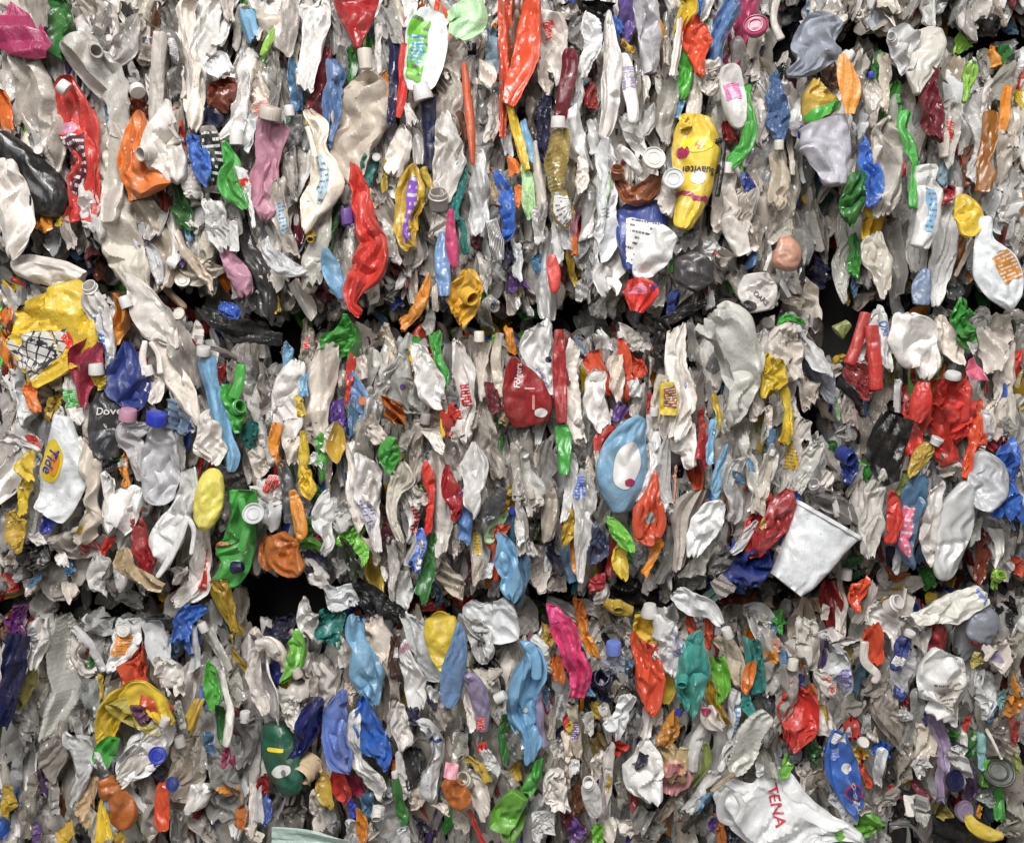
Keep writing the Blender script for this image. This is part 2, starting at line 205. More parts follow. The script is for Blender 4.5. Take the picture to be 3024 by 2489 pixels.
# ------------------------------------------------------------------ catalogue of the pieces seen in the wall of bales
# kind colour | spine points x,y,width (in tenths of the enlarged tile) | depth, folds, caps (c), necks (n), prints (p q e s b), lettering (t) | label
DATA = """@0 0
sh M|-4,14,30 18,28,28 38,40,10|z7 f.3|magenta plastic sheet stretched across the top left corner
sh W|2,-4,14 14,4,18 24,14,10|z3|
sh G|24,-4,18 28,12,16 34,24,8||
bo N|42,-6,18 40,10,22 41,28,18 46,40,8|z6|dark green bottle at the top edge, beside the magenta sheet
ju I|8,38,14 16,55,30 20,80,36 30,105,26 36,130,10|z6 f1.3|beige wrinkled jug squashed under the magenta sheet
bo O|0,72,6 3,88,9 4,101,6|z3|
ju R|46,56,13.2 50,78,19.8 57,100,28.6 61,120,19.8 56,145,24.2 52,168,28.6|z8 f0.95 c:W,47,66,11,52,70,12 p:U2,.38,.8,-.98,.0 q:M4,47,95,11,11|tall red jug with purple label, pink disc and white cap
tb K|-6,104,14 14,128,26 32,150,28 42,164,14|z8 f.3|black hose-like tube slanting down from the left edge
bo W|-2,122,16 4,145,26 6,180,20 3,198,8|z10|white bottle at the left edge below the black tube
bo I|62,-4,14 68,14,26 74,35,22 78,52,8|z3|
ju T|55,24,18 62,45,36 71,65,36 80,85,28 91,105,10|z9 n:75,40,11,78,43|big grey translucent jug cut open with a round mouth
bo Q|80,98,14 77,120,26 79,150,30 82,168,34 92,195,28 104,225,12|z3|long cloudy cream bottle hanging beside the tall red jug
st I|84,98,6 87,120,12 83,150,14 82,166,10|z6|
bo O|104,82,9.2 101,95,19.5 98,115,23 101,130,29.9 108,148,39.1|z10 f0.75|bright orange bottle with a bulging crumpled bottom
bo V|104,64,14 99,76,18 103,90,14|z6 c:W,108,73,12,106,69,12|amber neck with white round cap above the orange bottle
ju W|129,76,5 124,95,20 122,110,32 128,122,28 131,138,12|z9 n:109,120,12,104,124|white grubby jug with a ribbed open neck, right of the orange bottle
st W|124,30,8 121,50,8 118,75,9 119,92,8|z6|
bo G|106,10,6 108,25,20 114,42,12||
bo W|146,4,10 143,20,14 144,45,12 148,80,10 147,92,6|z4|
bo W|165,2,12 160,20,18 153,45,16 150,78,10|z5|
bo G|130,4,12 134,20,12 132,34,6||
bo W|159,40,12 166,46,18 174,54,12|z9|white torn bottle end above the red brown bottle
bo V|170,60,20 172,72,20 176,82,10|z6|red brown glossy bottle below a white torn bottle end
bo D|164,72,12 158,88,20 149,102,16|z4|
bo B|146,104,14 149,116,14 155,130,12 160,143,6|z8 f1.4|shiny blue twisted bottle beside the white grubby jug
tb G|161,98,8 163,110,12 166,128,12 165,148,8|z5 p:K,.1,.9,-.9,.9|
bo N2|172,108,5 176,125,14 175,142,18 184,152,14 189,162,4|z8|glossy green bottle folded in half beside the pink bottle
bo W|188,56,4 186,75,10 180,92,14 171,104,6|z5|
bo W|190,86,6 192,98,10 186,112,10|z6 c:W,184,101,10,184,112,11|
bo W|196,62,10 198,75,14 198,90,6||
bo N|128,138,10 132,152,16 137,172,12|z3|
bo W|63,140,6 68,160,12 72,178,14|z5|
bo I|104,150,16 112,168,18 122,190,22 121,218,12|z3|
bo W|138,124,12 142,138,14 146,150,12|z4 r|
bo W|186,130,8 189,142,8 192,160,6 196,176,5|z7 b:R,.2,.3|thin white bottle with one red neck ring beside the pink bottle
bo C|163,158,10 165,180,12||
bo C|176,158,10 178,178,12||
ca W|29,116,8|z5|
bo A|190,8,12 194,26,9||
bo G|94,14,12 92,36,18 86,46,8||
bo W|175,-4,12 177,12,6||
bo G|128,24,10 134,48,12 132,70,8||
bo W|22,104,8 24,118,10|z4|
bo G|95,50,10 100,66,14||
@750 0
tu T|4,-3,30 6,14,26 4,26,8|z3|
bo W|27,-2,8 24,14,14 19,34,11|z4|
st L|15,18,4 10,32,5 7,42,3|z3|
bo W|50,2,14 46,22,14 42,42,12 40,63,9|z6|
bo W|38,-2,12 42,15,9|z4 p:P,.2,.95,-.9,.9|
tu R2|78,-6,32 79,12,23 79,25,12 79,36,4|z9 f.5|red funnel-shaped tub pointing down from the top edge
bo N|74,36,8 75,50,8 74,62,4|z3|
ju I|90,52,14 88,64,30 84,80,34 79,98,32 72,118,28 70,138,12|z9 f0.95 c:I,86,39,11,87,53,10|large beige jug with a pale round cap and a long central crease
bo U|55,38,6 54,60,10 52,80,16 55,98,8|z3|
bo B2|60,47,8 63,62,14 60,78,15 58,95,10 57,112,5|z7|dusty blue pointed bottle beside the large beige jug
bo W2|138,5,16 134,20,28 132,40,27 128,58,23 125,68,12|z11 f0.45 c:W,129,66,12,132,77,15 p:L2,.14,.88,-.85,.15 p:B3,.32,.68,-.75,.0|white upside-down dish soap bottle with green and blue label
sh L3|159,3,18 166,14,26 158,30,14|z9 f.4|pale mint green bent plastic sheet near the top edge
bo W|158,28,18 156,44,20 154,57,14|z5|
st O2|163,48,5 165,70,6 168,95,6 170,127,3|z11 f.2|narrow orange red plastic strip standing upright
bo R3|195,-3,9 195,30,8 195,60,7 193,98,3|z7|
bo V2|203,-3,10 203,30,10 202,60,8 200,76,4|z5|
bo Y2|125,126,6 122,140,18 119,155,20 116,178,17 122,192,10|z10 f1.1 p:P2,.15,.9,-.5,.4|golden yellow bottle with a purple stripe label
st Y2|131,130,6 138,147,3|z8|
tb D|134,74,14 135,85,11 136,105,9 136,132,8|z8 f.2|dark navy tube hanging under the dish soap bottle
bo G|146,56,14 151,72,17 150,90,18 148,105,14|z5|
bo W|146,88,8 150,110,20 150,130,20 148,152,10|z9|long dirty white bottle right of the dark navy tube
bo E|162,118,6 160,135,10 158,155,8 157,172,6|z7|slim teal green bottle near the orange red strip
bo R|76,125,5 79,140,10 84,160,14 88,176,16 92,190,18 86,207,22 77,224,14 76,236,7 82,243,8|z11 f1.5|long bright red twisted bottle running down the middle left
ju W3|39,82,7 47,95,14 46,112,14 50,130,22 52,145,26 43,165,14 38,178,6|z10 f1 p:A3,.4,.78,-.55,.35|cream white jug with ice blue label and pointed neck
ha W3|41,98,3 44,108,3 47,122,3|z10 P|
bo M2|13,92,19.9 9,104,21 6,118,22.1 3,136,24.2 6,152,18.9 4,168,10.5|z9 f0.95 c:I,14,84,17,12,92,17|pale pink dusty bottle with a wide cream cap
bo O3|101,56,4 101,72,9 98,93,8|z5|
st D|108,28,7 109,45,8 108,70,6 106,92,4|z6|
st R|116,34,8 116,55,7 114,75,6 110,88,4|z8|slim red strip left of the dish soap bottle
bo W|120,78,7 123,96,9|z6 n:123,91,8,123,89|
bo W|113,98,10 110,115,16 107,131,12|z6|
bo W|122,98,6 127,112,9 128,125,6|z6|
bo G|12,46,10 16,65,11 14,86,6||
bo A2|29,48,4 31,65,9 32,82,7||
bo C|28,90,12 30,110,10||
bo G|28,118,8 29,135,8 30,152,4||
ju W|19,140,10 17,158,11 22,178,9 27,196,9 |z7 p:A3,.3,.7,-.6,.5|
ju W|8,185,6 12,197,10 24,205,17 38,208,8|z9|white L-shaped jug corner below the pale pink bottle
bo W|174,124,6 175,145,12 174,178,10|z6|
sh I2|188,142,8 192,160,9|z7|
bo B|188,132,5 195,150,10 198,172,10 195,184,6|z8|blue narrow bottle leaning beside a tan scrap
bo O|201,122,6 203,134,8|z7|
bo O|205,145,4 205,160,4|z5|
st Y|199,85,4 204,105,5 210,124,4|z7|
bo W|178,46,4 182,57,10 184,66,4|z8|
bo W|187,72,6 187,90,9 184,107,8|z5|
tu I|143,148,17 143,160,16 140,182,16|z8 n:143,149,14,143,146|
bo I|92,148,8 95,158,10||
bo I|100,160,12 108,174,12 114,190,10 118,202,5||
bo E|92,118,10 89,130,13 87,144,8|z6|dark teal bottle behind the large beige jug
ca W|95,122,7|z5|
bo P|72,160,9 73,175,8|z4|
bo W|70,140,7 70,160,8||
bo Y2|100,123,5 101,138,5 101,147,3|z5|
bo V2|160,88,5 162,108,6||
bo A4|186,24,9 186,50,9||
bo G|66,36,8 68,60,8||
bo W|97,20,5 96,34,4 97,54,3|z6|
bo C|104,2,10 108,18,8 112,32,6|z4|
bo W|100,130,6 104,142,8||
bo W|92,174,8 90,190,10||
bo C|58,124,6 62,140,7||
bo G|176,66,9 178,92,9|z3|
bo W|196,100,7 198,118,6|z4|
@1500 0
bo R3|18,-3,12 17,24,16 12,45,17 6,64,15 0,80,9|z10 f.6|glossy red orange bottle hanging from the top edge
ju W|30,8,12 35,20,19 35,40,14 36,55,9|z6|
bo T|48,-3,18 48,14,14||
bo G|52,10,14 53,32,12|z3|
ju W|61,9,4 64,20,14 66,33,14 61,45,9 59,58,5|z9 r|white ringed bottle standing left of the tall grubby white one
bo U|48,37,10 48,52,11 45,70,10 41,90,9|z9 f.4|dark maroon slim bottle near the top middle
bo C2|40,99,12.5 42,112,17.5 43,125,21.2 45,145,22.5 44,160,18.8 50,170,11.2|z11 c:W,39,91,10,39,99,11 p:W,.7,.97,-.8,.5 r|clear yellow cooking oil bottle with a white cap
bo W|78,7,5 77,16,9 79,35,14 79,55,18 77,75,17 76,95,14 75,106,5|z10 f.8|tall grubby white bottle printed with faint grey text
ju W4|106,-3,22 108,18,23 108,35,19 109,51,15|z10 f.7|pale lilac white bottle with a flat end at the top
bo P3|92,-3,10 92,15,10 91,29,7|z7|
bo B|84,13,5 86,26,8|z5|
bo Y2|90,31,7 98,38,7|z8|
tb W|91,38,5 92,50,10 95,70,9 97,82,8 97,97,8|z9 p:P4,.2,.5,-.95,.95 t:SKIN,93.5,58,3.2,5,W|slim white tube with a purple printed band
bo Y|151,85,20 149,98,31 148,113,34 147,128,31 146,142,26 142,156,21 136,176,13|z12 f0.4 s:Y5,148,110,24,12 q:O3,150,111,7,6 q:M,138,115,9,9 t:Suavitel,150,130,6,172,D q:W3,149,136,11,11 b:M,.7,.74 |big yellow fabric softener bottle standing upside down with printed flowers
st Y|137,88,5 139,97,8|z11|
tu R3|150,11,14 148,23,26 148,33,21 149,44,9 149,56,6|z10 f1.6|red crumpled tub crushed open like a flower
sh B2|174,2,12 168,18,11 163,33,10 161,45,11|z7|
bo W|160,45,14 159,56,17 156,69,12|z9 q:G2,161,52,9,.7 q:G2,161,54,8,.7 q:G2,160,57,9,.7 q:G2,160,59.5,8,.7|grey white bottle with a printed text panel under the blue strip
ju M|187,-4,16 186,12,14 178,28,18 174,45,14|z4|
li M|194,20,20|z10|round magenta lid facing outwards at the top
tb W|172,48,13 175,64,15 178,82,15 182,98,8|z10 p:M3,.3,.55,-.7,.6|white squeezed tube with pink print beside the yellow softener bottle
bo R2|174,92,10 178,105,11|z6|
bo N2|185,63,10 187,80,8 189,95,9 185,110,12 177,122,12 171,131,4|z8 f.8|curved bright green strip bottle behind the white squeezed tube
bo W|194,68,9 199,85,14 199,105,8|z7|
li W|114,123,19|z13|white crushed round pot, the upper of two
li W|129,139,18|z13|white crushed round pot, the lower of two
bo W|119,140,8 124,154,12 124,164,6|z8|
bo W|79,107,8 74,120,19 75,135,16 75,155,17 78,172,18 76,188,18 72,198,8|z11 p:L,.28,.5,-.45,.5 q:G2,77,160,6,.5 q:G2,77,163,6,.5 q:G2,77,166,6,.5|white bottle with a bright lime label in the centre
tu V3|86,128,8 88,142,10 97,151,14 110,146,14 117,136,8|z9 n:85,130,9,85,127|brown orange curled tub under the white crushed pots
ju B4|104,152,32 106,165,34 104,180,33 101,195,26 95,210,10|z8 f0.35 p:W2,.3,.92,-.6,.75|blue jug carrying a white label with a black ring mark
st W|87,115,4 96,123,6 103,133,4|z8|
bo W|91,90,6 98,105,12 104,119,11|z6|
bo W|107,58,7 106,76,6|z6|
bo W|110,77,9 109,88,11 106,104,7|z6 n:110,77,7,110,75|
bo Q|121,62,9 125,75,14 122,90,11 123,107,5|z6|
bo A|134,73,6 133,89,6|z4|
bo W|145,58,8 146,72,10 144,86,8|z5|
bo W|135,16,4 133,32,5 129,55,4|z8|
sh Y|137,-3,10 140,5,12 131,24,3|z5|
bo N3|138,42,11 138,57,10 135,72,6|z5|
ha K|161,112,3 167,113,3 166,130,3 163,149,3|z9|
bo I2|155,112,6 154,135,8|z5|
bo W|170,136,12 168,160,16 168,176,10|z7|
bo W|184,146,12 183,165,14 184,180,10|z8|
bo B4|184,133,6 189,146,9|z14|blue folded scrap between crumpled white bottles near the softener bottle
bo D|31,77,9 28,95,9 28,121,6|z5 r|
bo W|54,54,5 53,70,9 51,86,7|z7|
bo W|51,86,8 53,105,12 59,122,9|z6|
bo R2|64,64,8 65,82,7|z4|
bo W|58,124,5 58,136,9 57,148,3|z7|
bo A|12,96,4 15,110,7 18,123,5|z6|
st Y|3,86,4 9,108,5 14,129,4|z7|
bo L3|14,133,6 16,150,8 18,166,6|z6|
st W|22,112,3 23,130,5 26,155,8|z7|
bo W|27,45,5 28,60,8 34,68,9|z5 n:34,60,9,35,58|
bo I|122,28,8 125,48,8|z5|
bo I|191,38,12 189,56,10|z3|
bo W|66,94,6 68,118,6|z5|
bo G|20,80,8 18,108,7||
bo G|112,40,8 116,58,7||
sh K|70,0,20 76,14,16||
bo K|35,126,6 33,148,6||
bo G|134,100,5 132,130,5||
bo U2|66,40,8 66,58,6||
@2224 0
ha I|19,0,5 17,15,4 22,28,5|z7|
ju S|72,14,8 58,20,26 50,34,32 44,46,18 30,54,6|z8 f.8|slate grey crumpled jug folded at the upper right
bo W|75,-3,18 60,5,18 44,14,12|z5|
ju T|104,-6,52 104,8,44 98,18,22|z2 q:B4,93,10,9,8|
bo W|144,-4,22 146,6,9|z3|
bo G|165,-2,9 168,12,10 171,27,6|z3|
bo W|113,18,12 117,26,22 122,40,20 124,53,10|z11 f1.4 n:107,28,8,105,27|white crumpled bottle bulging over the upper right ledge
ju Q|147,18,10 142,28,22 133,48,20 129,72,4|z10 f.4|smooth beige jug flap beside the white crumpled bottle
sh L|166,26,12 162,40,10|z5|
bo L|173,46,9 171,58,11 168,70,6 165,79,4|z8|lime green bottle near the right of the maroon jug
sh O3|69,42,4 72,55,12 76,70,14 76,88,6|z8 f.2|flat orange angular sheet standing on edge
bo V2|60,42,12 62,64,10||
ju Y2|55,58,8 54,70,22 56,80,24 60,88,20|z7 b:N2,.75,1.|dull yellow jug with a green base, left of the orange sheet
ba B5|18,54,6 20,75,14 20,95,14 22,112,6|z8 f1.5|crinkled sparkling blue bag next to the grey lilac jug
bo W|28,64,6 32,80,13 35,95,14 29,112,12|z5|
ju S2|60,88,40 66,105,42 67,120,32 67,141,12|z11 f0.6|large grey lilac translucent jug at the upper right
sh S2|26,102,10 44,100,14 58,104,10|z10 q:B4,38,104,7,14|
bo N2|110,66,10 110,78,15 112,92,13|z5|
bo N2|124,84,10 121,96,13 130,112,17 132,125,13 128,142,11 126,162,9|z9 f.8|long bright green bottle with an open square neck
bo U|143,48,13 138,65,22 140,85,20 144,106,10|z8|dark maroon jug beneath the smooth beige flap
bo W|92,62,5 94,75,10 96,94,5|z7|
bo T|106,90,14 106,105,22 107,125,22 108,145,18 104,165,10|z9|tall translucent bottle with a rounded end beside the long green bottle
bo B|89,105,7 90,120,10 95,140,14 95,159,12|z8 f1.2|royal blue folded bottle above a yellow crumple
bo N|82,134,10 80,150,17 77,171,11|z8|green crumpled bottle left of the royal blue folded one
bo W|138,126,13 139,140,18 139,160,17 136,176,14 131,192,12|z10 f0.6 p:A,.28,.8,-.25,.4|white bottle with a blue rectangular label at the right
bo Y|165,149,6 169,160,17 170,172,18 165,184,8|z10 f.5|bright yellow bottle with a flat round base at the right
bo W|157,158,11 154,178,14 150,195,15 146,215,13 143,232,5|z6|
bo R2|153,146,8 153,156,8|z7|
bo W|172,79,9 175,95,9 180,110,7 176,124,10 174,135,7|z8|
bo C|183,42,10 186,60,11|z5|
ha W|186,62,3 181,70,3 180,78,3|z8|
bo W|182,78,5 181,92,5|z7|
bo V4|187,85,10 185,105,10 184,130,12 182,148,10|z9 f.7|long amber bottle standing upright near the right edge
bo O3|197,70,5 197,85,6 194,106,4|z6|
bo N|200,36,8 199,52,8|z5|
bo O3|187,37,7 193,50,7|z5|
bo Q|206,48,8 202,62,13 199,76,7|z6|
bo Q|206,82,9 203,112,8|z5|
tu W|207,134,10 204,150,16 204,168,16|z7 r|
bo W|197,107,10 198,125,9 200,146,8|z6|
bo W|192,150,8 187,168,14|z7|
bo Q|160,80,12 158,100,11 154,126,5|z7|
st W|150,92,8 149,120,5|z7|
bo Q|160,44,10 157,62,15|z5|
bo Q|20,118,9 21,140,13 19,158,9|z6|
bo Q|31,118,8 32,140,9 28,175,7|z5|
bo T|41,134,9 46,160,10 54,190,9|z5|
bo T|58,135,14 63,155,14 62,180,10|z5|
bo Q|104,42,7 105,60,8 101,83,6|z6|
bo N|101,40,6 95,61,6|z4|
bo W|88,90,5 86,104,4|z6|
bo V2|170,115,8 168,142,6|z4|
bo A4|151,126,7 149,144,7|z4|
bo C|114,158,8 118,172,8|z4|
bo G|80,36,10 76,50,8||
bo W|10,66,8 12,85,10 10,106,7|z6|
sh G|120,-4,20 118,8,14||
bo K|180,16,14 195,14,14||
bo W|204,30,10 190,32,6|z3|
bo A2|206,18,12 200,22,8|z2|
@0 610
ju W|6,46,12 20,43,25 42,44,27 60,54,13|z10 f.6|cream translucent jug lying on its side above the yellow bag
st R|8,57,5 18,62,4|z8|
ba Y|24,66,60.9 28,80,67.2 31,98,65.1 27,115,50.4 19,134,10.5|z12 f0.8 p:X,.42,.98,-1.,.42 q:R,46,103,8,13|large yellow bag with a black and white grid print
bo W|69,66,11 72,78,16 77,95,15 80,112,10 80,124,5|z10 n:69,61,12,69,59 p:B,.3,.9,-.8,.1|white bottle with blue label and an open ribbed neck
bo O3|86,68,14 90,82,20 88,95,12 86,106,4|z10 c:W,96,70,8,99,78,9|orange bottle squeezed beside the open ribbed neck
ju W|98,57,10 108,70,22 121,88,27 130,108,10|z12 f1.1|white smooth folded jug slanting across the left middle bale
bo G|104,86,12 101,97,18 104,109,12|z7 p:G2,.3,.6,-.8,.6 q:R,102,101,9,3|
li W|139,84,11|z8|
bo B4|95,104,4 95,118,17 95,135,27 98,150,20 98,160,12|z11 f0.8|dark blue faceted bottle tapering to a point
sh U3|72,104,10 66,120,20 64,140,14 65,156,5|z9|crimson folded sheet beside the yellow bag
bo Y|75,130,12 74,141,6|z11 c:W,75,122,10,75,130,11|small yellow bottle with an off white screw cap
ju K2|78,142,12 80,155,22 79,175,22 81,196,14|z10 f.3 t:Dove,83,159,6,2,W|charcoal grey shampoo bottle with white lettering
ha W|112,104,3 110,118,4 112,131,4|z8 F|
ha W|116,105,3 122,115,3 124,130,4|z8 F|
ju W|116,131,15 119,142,11 118,152,6|z7|
st W|122,104,7 131,128,13 140,145,13 149,166,5|z9|
bo G|134,92,8 142,115,15 145,136,10|z7|
bo W|128,128,7 129,145,15 134,160,19 139,176,14|z8 p:B6,.2,.95,-.8,.7 f1.5|
bo A|158,116,12 160,130,14 163,143,13 169,158,14 174,178,14 180,195,12 178,206,6|z10 c:W,159,109,11,158,115,11 f.6|long sky blue bottle with a white cap ring on the left
ha N2|186,122,6 185,136,6 180,149,7|z7 F|
ju N2|174,138,8 180,156,12 186,170,12|z9 n:187,155,11,190,154|bright green jug with an open round neck pointing right
bo E|193,168,10 192,180,8|z6|
bo G|204,125,10 206,140,19 208,158,19 204,168,10|z7 p:Z,.2,.95,-.9,.9|
li R2|146,109,14|z5|
sh K|158,80,5 175,92,13 195,99,14 218,102,8|z7|black plastic film trapped in the seam between the left bales
bo A2|161,80,7 168,94,8|z6|
ba B7|170,75,6 178,82,14 184,89,5|z10 f2|crinkled royal blue foil scrap above the black film
bo K2|184,15,11 190,40,18 198,65,20 204,82,8|z4|
bo M4|174,35,5 182,49,14 187,66,9|z6|
bo W|164,-2,11 168,15,14 173,29,7|z5|
st W|181,12,5 180,32,6|z6|
li I|141,58,12|z8|
bo I|138,45,12 150,52,14 165,46,10|z5|
st I2|130,45,4 127,60,5 140,76,4|z8|
bo I|138,23,5 148,40,10 155,55,11 161,63,5|z7|
bo P|139,33,9 137,44,7|z4|
bo O|18,138,8 23,150,10 28,160,5|z9|small orange scrap under the yellow bag corner
bo Y2|40,148,8 38,162,9|z5|
bo W|52,124,9 54,145,12 58,168,11|z8 p:N2,.4,.72,-.95,.9|white bottle with a green printed band beside the crimson sheet
bo W|43,158,6 44,170,12|z6|
bo W|64,154,7 67,168,8 68,185,7|z7 q:R,67,168,5,5|
bo Y|43,7,6 42,14,6|z5|
bo C|38,15,9 34,30,14|z4|
bo W|50,12,7 54,30,8|z5|
bo D|18,28,10 20,44,12||
bo D|60,36,12 64,52,12||
bo V|74,38,6 75,55,8||
bo Q|38,28,10 38,44,14|z4|
bo W|106,12,6 108,28,10 118,46,11 121,60,7|z6 p:P,.2,.42,-.95,.95|
bo O3|34,-4,6 28,14,18||
bo G|150,128,8 160,160,8 162,178,10|z6|
bo W|154,150,5 160,172,8|z7|
bo W|42,128,6 40,140,10|z4|
bo I|30,140,6 32,152,12|z5|
bo W|2,130,10 8,148,18 18,166,20|z4|
bo R2|104,112,6 106,122,7|z5|
bo R2|171,124,5 171,136,5|z4|
bo W|110,140,9 112,160,10|z5|
@750 610
tu Q|53,8,9 50,25,12 45,42,14 44,56,13|z7|
bo A|55,32,4 58,45,12 63,58,12 67,71,5|z10 f.5|light blue pointed bottle beside the long red twisted one
bo W|74,14,8 74,24,11 74,35,7|z9 c:P,72,2,9,73,13,9|white bottle with a wide purple collar beside the red twist
tb Y2|42,14,5 44,24,6|z6 n:44,26,6,45,28|
bo N|60,2,10 58,20,6 57,32,4|z4|
bo W|96,9,7 102,22,12 107,40,10|z7 p:M4,.1,.5,-.6,.3 f1.6|
bo U|112,38,6 110,54,13||
bo W|90,50,8 88,68,14|z6|
tu G|102,64,16 108,68,16|z7 r|
bo O3|136,52,3 131,70,8 124,82,8 114,92,9|z10|bent orange strip bottle near the seam under the yellow crumple
bo W|135,76,10 133,94,10|z8|
bo A5|146,18,5 145,35,9 147,55,10 148,70,7|z9 f.4|slim dusty blue bottle next to the hot pink one
bo M5|153,3,4 153,25,8 155,47,6|z10 f.4|slim hot pink bottle hanging point up in the centre
bo W|155,50,8 156,60,8|z8|
bo E|162,12,4 164,34,5|z7|
bo Y6|166,47,8 166,60,22 163,73,23 158,87,12|z11 n:170,72,12,171,73 f1.4|golden yellow crumpled bottle with an open mouth above the seam
tb C|180,70,8 187,78,10|z14 n:187,78,10,189,79|clear plastic tube end facing out above the seam
bo N2|179,66,8 181,74,5|z8|
sh W|184,10,8 188,28,9 190,42,7|z10 p:ZB,.05,.98,-1,1|white scrap with black barcode stripes
bo W|178,40,8 180,62,8|z6|
bo W|190,42,12 196,50,10|z7|
bo D|195,30,8 198,44,9|z6|
tu N2|60,92,22 67,104,28 69,116,24|z11 f1.2|bright green crushed tub just under the seam
bo Q|40,92,10 38,118,10|z4|
bo W|32,124,10 25,145,18 22,178,16|z6|
bo W|53,115,14 50,138,19 46,165,18 48,182,14|z7|
bo A|38,130,6 39,146,7|z7|
bo Y|35,148,10 38,163,7|z13|small yellow scrap under a pale blue collar
bo P|64,152,8 64,168,8|z6|
bo R|76,118,6 73,135,5 71,150,3|z7|
bo A5|75,132,4 79,150,13 79,172,9|z6|
ca O|85,151,7|z7|
bo W|84,93,8 87,112,10|z5|
bo W|82,118,6 83,134,8|z6|
bo Q|98,98,14 104,122,10|z4|
ju T|116,117,7 112,134,19 118,149,21 126,160,12|z7 q:P,115,140,4,5|
sh O4|108,152,12 110,166,13|z7|
bo W|127,107,10 131,125,14 138,142,20 146,152,10|z10 f1.3|long white bottle with a sharp folded crease below the seam
bo N2|140,98,10 142,115,6 146,130,9 148,141,5|z8|slender green bottle curving beneath the seam
bo W|158,104,9 161,122,14 164,140,12 166,160,13 165,182,12|z10 p:R2,.42,.66,-.9,.3|white bottle with red printed label left of the dark red tub
bo W|175,106,11 175,125,11 178,146,8|z7|
st W3|191,101,5 188,120,6 192,145,8|z8|
bo U|182,138,8 189,158,8|z6|
bo R|155,156,7 155,170,9|z7|
bo O3|197,94,6 203,113,8|z6|
tu I2|195,152,8 198,168,12|z6|
bo Q|140,158,17 135,178,14|z6|
tb G|22,90,6 16,87,8|z8 n:16,87,7,14,87|
bo W|32,60,7 38,72,9 44,84,5|z6|
bo Y2|13,64,4 18,80,6|z5|
bo U2|48,58,10 56,72,10||
bo W|64,55,5 72,78,8|z5|
bo W|92,152,8 88,172,10|z6|
bo I|100,138,8 92,158,10|z5|
bo G|118,85,8 112,78,6||
bo W|122,50,6 124,72,6|z5|
bo B4|112,72,8 106,78,4|z7|
bo A2|96,82,6 102,92,4|z6|
bo W|140,62,3 141,80,4|z7|
bo D|150,62,7 148,80,6|z5|
bo U2|174,0,5 172,30,6||
bo W|204,30,7 206,55,6|z6|
bo P|202,52,8 200,66,6|z5|
bo W|198,64,8 200,82,7|z6|
bo W|60,118,5 63,134,7|z5|
bo G|22,110,6 30,120,5|z3|
bo A|26,108,6 24,126,5|z4|
bo L|188,100,4 186,108,5|z5|
bo C|172,58,5 180,90,9|z4|
@1500 610
tu R2|4,117,5 6,126,15 10,136,25 15,150,32 17,160,32 19,170,23|z11 f0.4 t:Folgers,8,131,5,85,W q:W,26,160,10,7 q:O5,20,152,2,11 q:W,17,141,8,.8|dark red coffee tub with vertical white lettering
ju W2|22,93,22 24,110,24 30,125,18 35,147,6|z9 t:purity pro,28,132,3.2,-60,B4 q:D,32,118,5,5|white bottle with small blue lettering beside the coffee tub
bo R2|40,95,6 40,120,9 41,145,9 42,168,7|z10 f.5|long narrow dark red bottle right of the coffee tub
bo U|46,100,6 46,135,4|z7|
bo W|52,111,7 49,130,12 50,155,12 55,180,10|z7|
bo W2|72,127,9 68,140,15 68,157,18 76,172,12|z11 p:R,.2,.58,-.8,.55|white bottle with a red and white printed label
bo R3|66,116,12 71,130,12 79,144,7|z7|
bo R3|88,104,5 92,125,8 93,147,5|z7|
bo R3|99,118,12 104,131,8|z7|
sh W|84,118,8 85,135,9 86,150,3|z8|
sh W2|97,136,7 99,147,7|z9|
bo W|88,92,10 97,100,18 106,110,14|z10 f1.4|crumpled white bottle just below the seam beside black film
ba K|107,88,10 118,95,18 121,110,10 125,128,5|z9 f1.5|black plastic bag hanging from the seam
sh K|120,90,6 136,82,8 154,74,3|z10|black film strip pointing up out of the seam
ju Q|160,84,30 171,97,43.9 175,115,46.2 175,132,38.1 176,152,28.9 176,172,13.8|z13 f1.45|large cream translucent crumpled jug right of the black bag
ju W|134,93,12 131,110,14 133,127,15 139,145,20 135,165,18 128,180,10|z11 p:P5,.5,.75,.3,.95|long dirty white jug with a pale violet strip
sh I|119,134,6 116,155,7 117,170,6|z8|
bo Y|124,136,9 126,150,12 125,162,11|z14 f0.5 p:V3,.15,.75,-.6,.8|yellow jar with a brown picture label
bo R|113,146,8 112,160,6|z5|
bo P|90,155,8 84,166,6|z7|
tu K3|152,36,12 146,48,28 139,61,16|z11 f.3|dark grey round tub bottom above the black film strip
tu T|142,13,14 139,32,18|z5|
bo W|127,18,14 115,32,23 106,48,16 103,56,5|z11 f.6|grey white bottle slanting across the blue jug
sh R|100,55,12 103,66,24 100,82,8|z12 p:M6,.2,.5,-.7,.3 t:dip,112,63,5,65,B4 f.8|red and white crumpled pot label above the seam
bo W|72,33,9 72,50,14 77,64,7|z8 f1.4|
bo W2|85,34,9 84,50,13 84,64,6|z7|
bo C|70,70,11 70,84,9|z7|
bo C|80,66,10 79,82,9|z6|
bo R|34,37,5 36,52,9 36,67,5|z10 f.3|small red teardrop bottle above the seam
bo W|30,24,5 29,50,9 30,72,12 31,83,8|z7|
bo W|25,0,10 26,25,8|z7|
bo W|38,16,7 40,42,6|z6|
bo W|44,18,7 47,32,7|z7|
bo O|51,24,4 52,36,5|z6|
bo A2|22,38,7 24,50,6|z5|
bo P|10,52,9 14,62,6|z4|
bo W|57,58,7 59,70,8|z7|
bo W|156,26,8 160,32,14 162,37,8|z12 q:R,164,35,4,3|white clenched bottle neck with a red tip
